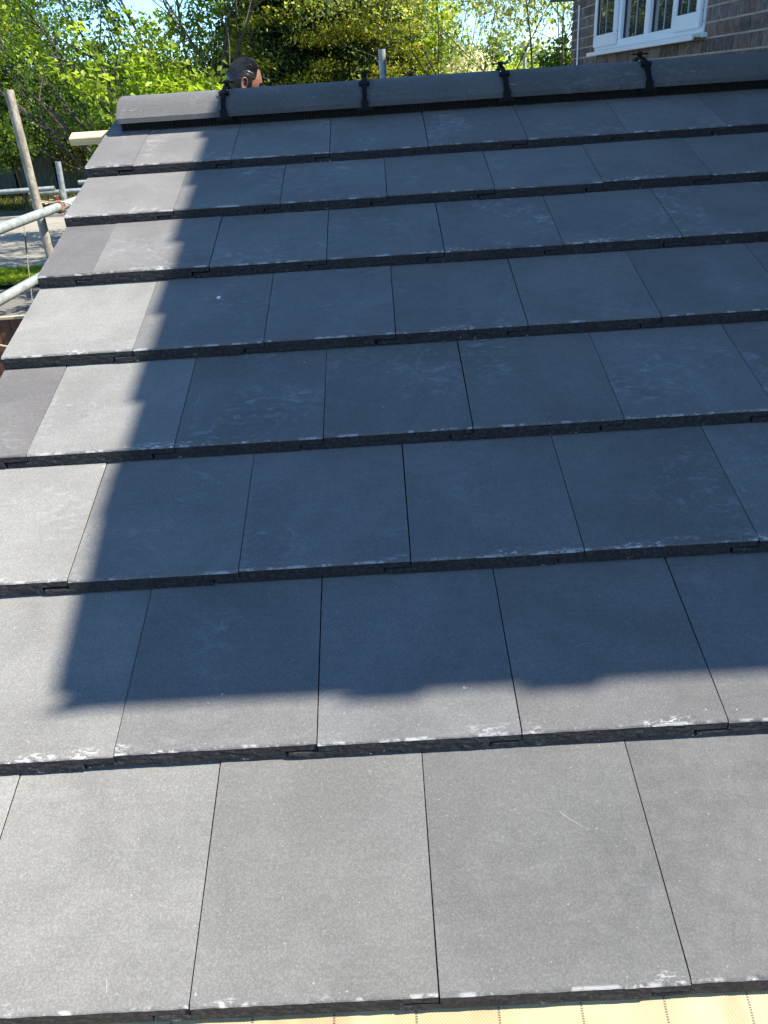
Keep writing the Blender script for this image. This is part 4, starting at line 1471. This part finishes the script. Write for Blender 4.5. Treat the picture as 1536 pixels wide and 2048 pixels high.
# eyebrows and eyes
mb = MB()
for s in (-1, 1):
    for i in range(14):
        t = i / 13
        d = Vector((0.85 - 0.10 * t, s * (0.18 + 0.38 * t), 0.13 + 0.03 * math.sin(t * 3))).normalized()
        p = HM @ head_point(d)
        q = p + (HROT.to_3x3() @ Vector((0.004, s * 0.007, 0.004)))
        mb.tube([p, q], [0.0028, 0.001], 4)
mb.build('eyebrows', M['hair'], man)
# clothes : shirt and trousers follow the body a little proud of it
sh_names = ['pelvis', 'belly', 'chest', 'collar', 'shr', 'elbr', 'shl', 'elbl']
cl = {'pelvis': (0.13, 0.16), 'belly': (0.128, 0.152), 'chest': (0.132, 0.162), 'collar': (0.088, 0.10), 'shr': 0.074, 'shl': 0.074, 'elbr': 0.056, 'elbl': 0.056}
ii = {n_: i for i, n_ in enumerate(sh_names)}
sm = skin_body('shirt', [P[n_] for n_ in sh_names], [(ii[a], ii[b]) for a, b in (('pelvis', 'belly'), ('belly', 'chest'), ('chest', 'collar'), ('collar', 'shr'), ('shr', 'elbr'), ('collar', 'shl'), ('shl', 'elbl'))], [cl[n_] for n_ in sh_names])
link('shirt', sm, M['petrol'], man)
tn = ['pelvis', 'hipr', 'kneer', 'ankler', 'hipl', 'kneel', 'anklel']
tr_ = [(0.132, 0.162), 0.10, 0.075, 0.060, 0.10, 0.075, 0.060]
tm = skin_body('trousers', [P[n_] for n_ in tn], [(0, 1), (1, 2), (2, 3), (0, 4), (4, 5), (5, 6)], tr_)
link('trousers', tm, M['trouser'], man)
for n_ in 'rl':
    a, b = Vector(P['ankle' + n_]), Vector(P['toe' + n_])
    bm_ = skin_body('boot', [tuple(a + Vector((0, 0, .05))), (a.x, a.y, 0.055), tuple(b + Vector((0.02, 0, 0.018)))], [(0, 1), (1, 2)], [0.055, 0.052, 0.046], 0, 1)
    for v in bm_.vertices: v.co.z = max(v.co.z, 0.002)
    link('boot', bm_, M['boot'], man)

# ------------------------------------------------------------------ trees, hedges and shrubs beyond the roof
GREEN = [(0.04, 0.075, 0.014), (0.08, 0.14, 0.02), (0.15, 0.23, 0.028)]
LIME = [(0.14, 0.20, 0.018), (0.25, 0.33, 0.025), (0.38, 0.45, 0.04)]
MAPLE = [(0.035, 0.07, 0.012), (0.10, 0.17, 0.02), (0.23, 0.30, 0.03)]
DARK = [(0.02, 0.036, 0.012), (0.035, 0.06, 0.016), (0.075, 0.11, 0.03)]
OLIVE = [(0.04, 0.055, 0.015), (0.08, 0.09, 0.02), (0.16, 0.15, 0.03)]
YELLOW = [(0.15, 0.24, 0.02), (0.34, 0.42, 0.035), (0.55, 0.52, 0.06)]
PALE = [(0.14, 0.18, 0.04), (0.30, 0.32, 0.07), (0.52, 0.50, 0.20)]
PINK = [(0.75, 0.64, 0.60), (0.85, 0.78, 0.74), (0.50, 0.50, 0.28)]
# maple fanning up behind the verge, sky showing through it
def fan_keep(W, rng):
    return rng.random(len(W)) < np.where(W[:, 2] > 1.9, 0.75, 1.0)
tree('maple_tree', 'many-stemmed maple with thin fresh green foliage fanning over the left of the ridge', 'tree', (-3.6, 19.0, GZ),
     [(-0.42, -.05, 1, 1.0), (-0.2, .1, 1, 1.0), (-0.05, -.1, 1, 1.05), (0.12, .05, 1, 1.0), (-0.62, .1, 1, .9), (-0.85, -.2, 1, .85)], 6.4, 3, 4, 19, 0.082, MAPLE, M['leaf'], 31, clump=0.12, spread=0.5, radius=0.05, wob=0.09, keep=fan_keep)
tree('lime_leaved_maple', 'bright lime-green leafy maple just left of the man and above him', 'tree', (-2.75, 15.5, GZ),
     [(-0.12, 0, 1, 1.0), (0.06, -.1, 1, 1.0), (-0.35, .1, 1, .85)], 4.9, 3, 4, 22, 0.092, LIME, M['leaf'], 32, clump=0.10, spread=0.52, radius=0.07)
bush('lime_shrub', 'low bright green leafy shrub peeping over the ridge left of the man', 'shrub', [(-2.6, 14.0, 0.2, 1.1, .7, 1.15), (-1.8, 14.2, 0.5, .6, .6, .9)], 9000, 0.10, LIME, M['leaf'], 33, clumps=500, clump_r=0.12)
# wide old hedge trees on the far left
bush('hawthorn_tree', 'broad dark green tree filling the far left edge above the pole', 'tree', [(-12.3, 30.5, 2.3, 3.1, 2.0, 2.9), (-13.8, 31, 4.0, 3.0, 2, 2.8)], 50000, 0.13, GREEN, M['leaf'], 34, shell=0.45, clumps=1400, clump_r=0.25)
bush('ivy_hedge', 'tall ivy-hung hedge in front of the fence behind the left pole', 'hedge', [(-11.5, 36, 1.1, 2.8, 1.0, 1.5), (-8.2, 36.2, 1.2, 2.4, 1.0, 1.5), (-5.2, 36, 1.3, 2.4, 1.0, 1.6), (-14.8, 36.2, 0.9, 2.4, 1.0, 1.5)], 46000, 0.12, DARK, M['leaf'], 35, clumps=1500, clump_r=0.3)
bush('olive_shrub', 'olive-brown twiggy shrub in the middle of the left hedge', 'shrub', [(-9.7, 30.3, 0.7, 1.6, 1.0, 1.8)], 20000, 0.085, OLIVE, M['leaf'], 36, clumps=600, clump_r=0.2)
bush('laurel_shrub', 'mid green shrub between the verge batten and the hedge', 'shrub', [(-5.0, 22.0, 0.3, 1.6, 1.1, 1.5), (-3.6, 21.0, 0.2, 1.5, 1.0, 1.6), (-6.2, 23.5, 1.2, 1.5, 1.0, 1.6), (-1.6, 22.0, 0.8, 1.3, 1.0, 1.7)], 26000, 0.095, GREEN, M['leaf'], 37, clumps=900, clump_r=0.2)
# conifer behind the man
def conifer(name, label, base, blobs, n, cl, seed):
    return bush(name, label, 'tree', blobs, n, 0.10, OLIVE if cl == 'g' else DARK, M['needle'], seed, shell=0.55, clumps=n // 80, clump_r=0.17, aspect=0.34, dir_w=0.55, up_bias=0.1)
t = conifer('cypress_tree', 'dense dark green cypress with golden tips behind the man', None, [(-0.35, 16.5, 0.6, 1.35, 1.2, 2.6), (-0.2, 16.6, 2.8, 1.15, 1.1, 2.6), (0.55, 16.4, 1.2, 0.95, 1.0, 2.4)], 78000, 'd', 38)
rngc = np.random.default_rng(77)
def gold_sprays(t, base, blobs, ncl, per, seed):
    rng = np.random.default_rng(seed)
    idx = rng.integers(0, len(blobs), ncl); B = np.array(blobs)[idx]
    d = rng.normal(size=(ncl, 3)); d /= np.linalg.norm(d, axis=1)[:, None]; d[:, 1] = -np.abs(d[:, 1])
    P_ = B[:, :3] + d * B[:, 3:] * (1.0 + 0.12 * rng.random((ncl, 1)))
    P2 = np.repeat(P_, per, 0) + rng.normal(size=(ncl * per, 3)) * np.array([.19, .16, .06]); D = np.repeat(d, per, 0)
    cc = mixcol(len(P2), (0.22, 0.25, 0.03), (0.60, 0.52, 0.06), rng)
    o = link('golden_tips', leaf_mesh('golden_tips', P2 - np.array(base), 0.075, cc, 0.3, 0.34, rng, D, 0.6), M['needle'], t)
gold_sprays(t, (-0.35, 16.5, GZ), [(-0.35, 16.5, 0.6, 1.35, 1.2, 2.6), (-0.2, 16.6, 2.8, 1.15, 1.1, 2.6), (0.55, 16.4, 1.2, 0.95, 1.0, 2.4)], 190, 230, 5)
bush('dark_yew', 'very dark yew filling the gap between the lime maple and the cypress', 'tree', [(-1.6, 18.5, 0.6, 1.0, 1.0, 2.6), (-1.4, 18.6, 2.8, 1.0, 1.0, 2.0)], 26000, 0.10, DARK, M['needle'], 39, clumps=500, clump_r=0.18, aspect=0.4)
bush('golden_privet', 'yellow-green leafy tree right of the cypress behind the grey post', 'tree', [(1.75, 17.5, 0.6, 0.85, .8, 1.5), (1.55, 17.6, 2.1, 0.85, .8, 1.3), (2.3, 17.3, 0.2, .7, .8, 1.0)], 24000, 0.085, YELLOW, M['leaf'], 40, shell=0.35, clumps=900, clump_r=0.16)
bush('blossom_bush', 'pale pink blossoming bush just above the ridge, right of the yellow-green tree', 'shrub', [(2.62, 17.0, 1.05, 0.46, .5, .52), (2.35, 17.1, 0.75, 0.5, .5, .5), (2.95, 17.1, 0.75, .45, .5, .5)], 14000, 0.05, PINK, M['petal'], 41, shell=0.4, clumps=800, clump_r=0.14)
tree('ivy_clad_tree', 'thin-leaved tree with ivy round its trunk against the sky beside the brick house', 'tree', (3.95, 14.6, GZ),
     [(-0.05, 0, 1, 1.0), (-0.35, .1, 1, 1.0), (-0.22, -.1, 1, 1.0), (0.15, .1, 1, .8), (-0.55, 0.1, 1.0, 1.0)], 4.6, 3, 4, 24, 0.068, PALE, M['leaf'], 42, clump=0.13, spread=0.55, radius=0.034, up=0.06, ratio=0.62, wob=0.06)
bush('trunk_ivy', 'dark glossy ivy clump against the corner of the brick house', 'ivy', [(3.92, 14.55, 0.7, .30, .3, 0.9), (3.6, 14.4, 0.35, .42, .35, .75), (4.15, 14.5, 0.3, .4, .3, 1.2)], 7000, 0.07, GREEN, M['leaf'], 43, clumps=300, clump_r=0.09)
tree('roadside_tree', 'open-branched sapling with sparse yellow leaves against the sky above the blossom', 'tree', (2.3, 20.0, GZ),
     [(0.25, 0, 1, 1.0), (0.05, .1, 1, 1.0), (0.45, 0, 1, 1.1)], 5.4, 3, 4, 18, 0.07, PALE, M['leaf'], 44, clump=0.16, spread=0.5, radius=0.03, up=0.08, wob=0.06)
# distance : hedgerow, field trees
bush('yellow_hedge', 'sunlit yellow-green hedge low behind the lamp post', 'hedge', [(6.0, 48, -0.2, 5, 2, 2.0), (10, 49, -0.1, 4, 2, 2.2), (2.0, 48.5, -0.3, 4, 2, 2.2)], 26000, 0.20, YELLOW, M['leaf'], 45, clumps=900, clump_r=0.4)
bush('far_woodland', 'distant blurred green line of trees along the horizon', 'woodland', [(x, 120 + 8 * math.sin(x), 0.5, 9, 4, 4.2 + 1.3 * math.sin(x * 1.7)) for x in range(-110, 90, 9)], 70000, 0.7, GREEN, M['leaf'], 46, kind='stuff', clumps=3000, clump_r=1.1)
bush('back_hedgerow', 'dense green hedgerow behind the boundary fence', 'hedge', [(x, 41 + math.sin(x * 2.1), -0.2, 2.6, 1.6, 2.9 + 0.5 * math.sin(x)) for x in np.arange(-26, 2, 2.2)], 80000, 0.17, GREEN, M['leaf'], 47, clumps=2600, clump_r=0.35, kind='stuff')
# small plants at the foot of the fence, grass on the verge
def blades(name, label, x0, x1, y0, y1, z, n, h, cols, seed):
    rng = np.random.default_rng(seed)
    C = np.stack([rng.uniform(x0, x1, n), rng.uniform(y0, y1, n), np.full(n, z + h * 0.4)], 1)
    D = np.zeros((n, 3)); D[:, 2] = 1
    cc = mixcol(n, cols[0], cols[2], rng)
    o = link(name, leaf_mesh(name, C, h, cc, 0.0, 0.22, rng, D, 0.7), M['leaf'])
    return tag(o, label, 'grass', kind='stuff')
blades('verge_grass', 'short bright grass on the strip between the road and the pavement', -11, -2, 16.32, 17.93, GZ + 0.10, 26000, 0.10, LIME, 50)
blades('fence_weeds', 'weeds and dry stems at the foot of the far fence', -22, -4, 31.5, 36.8, GZ, 9000, 0.22, OLIVE, 51)
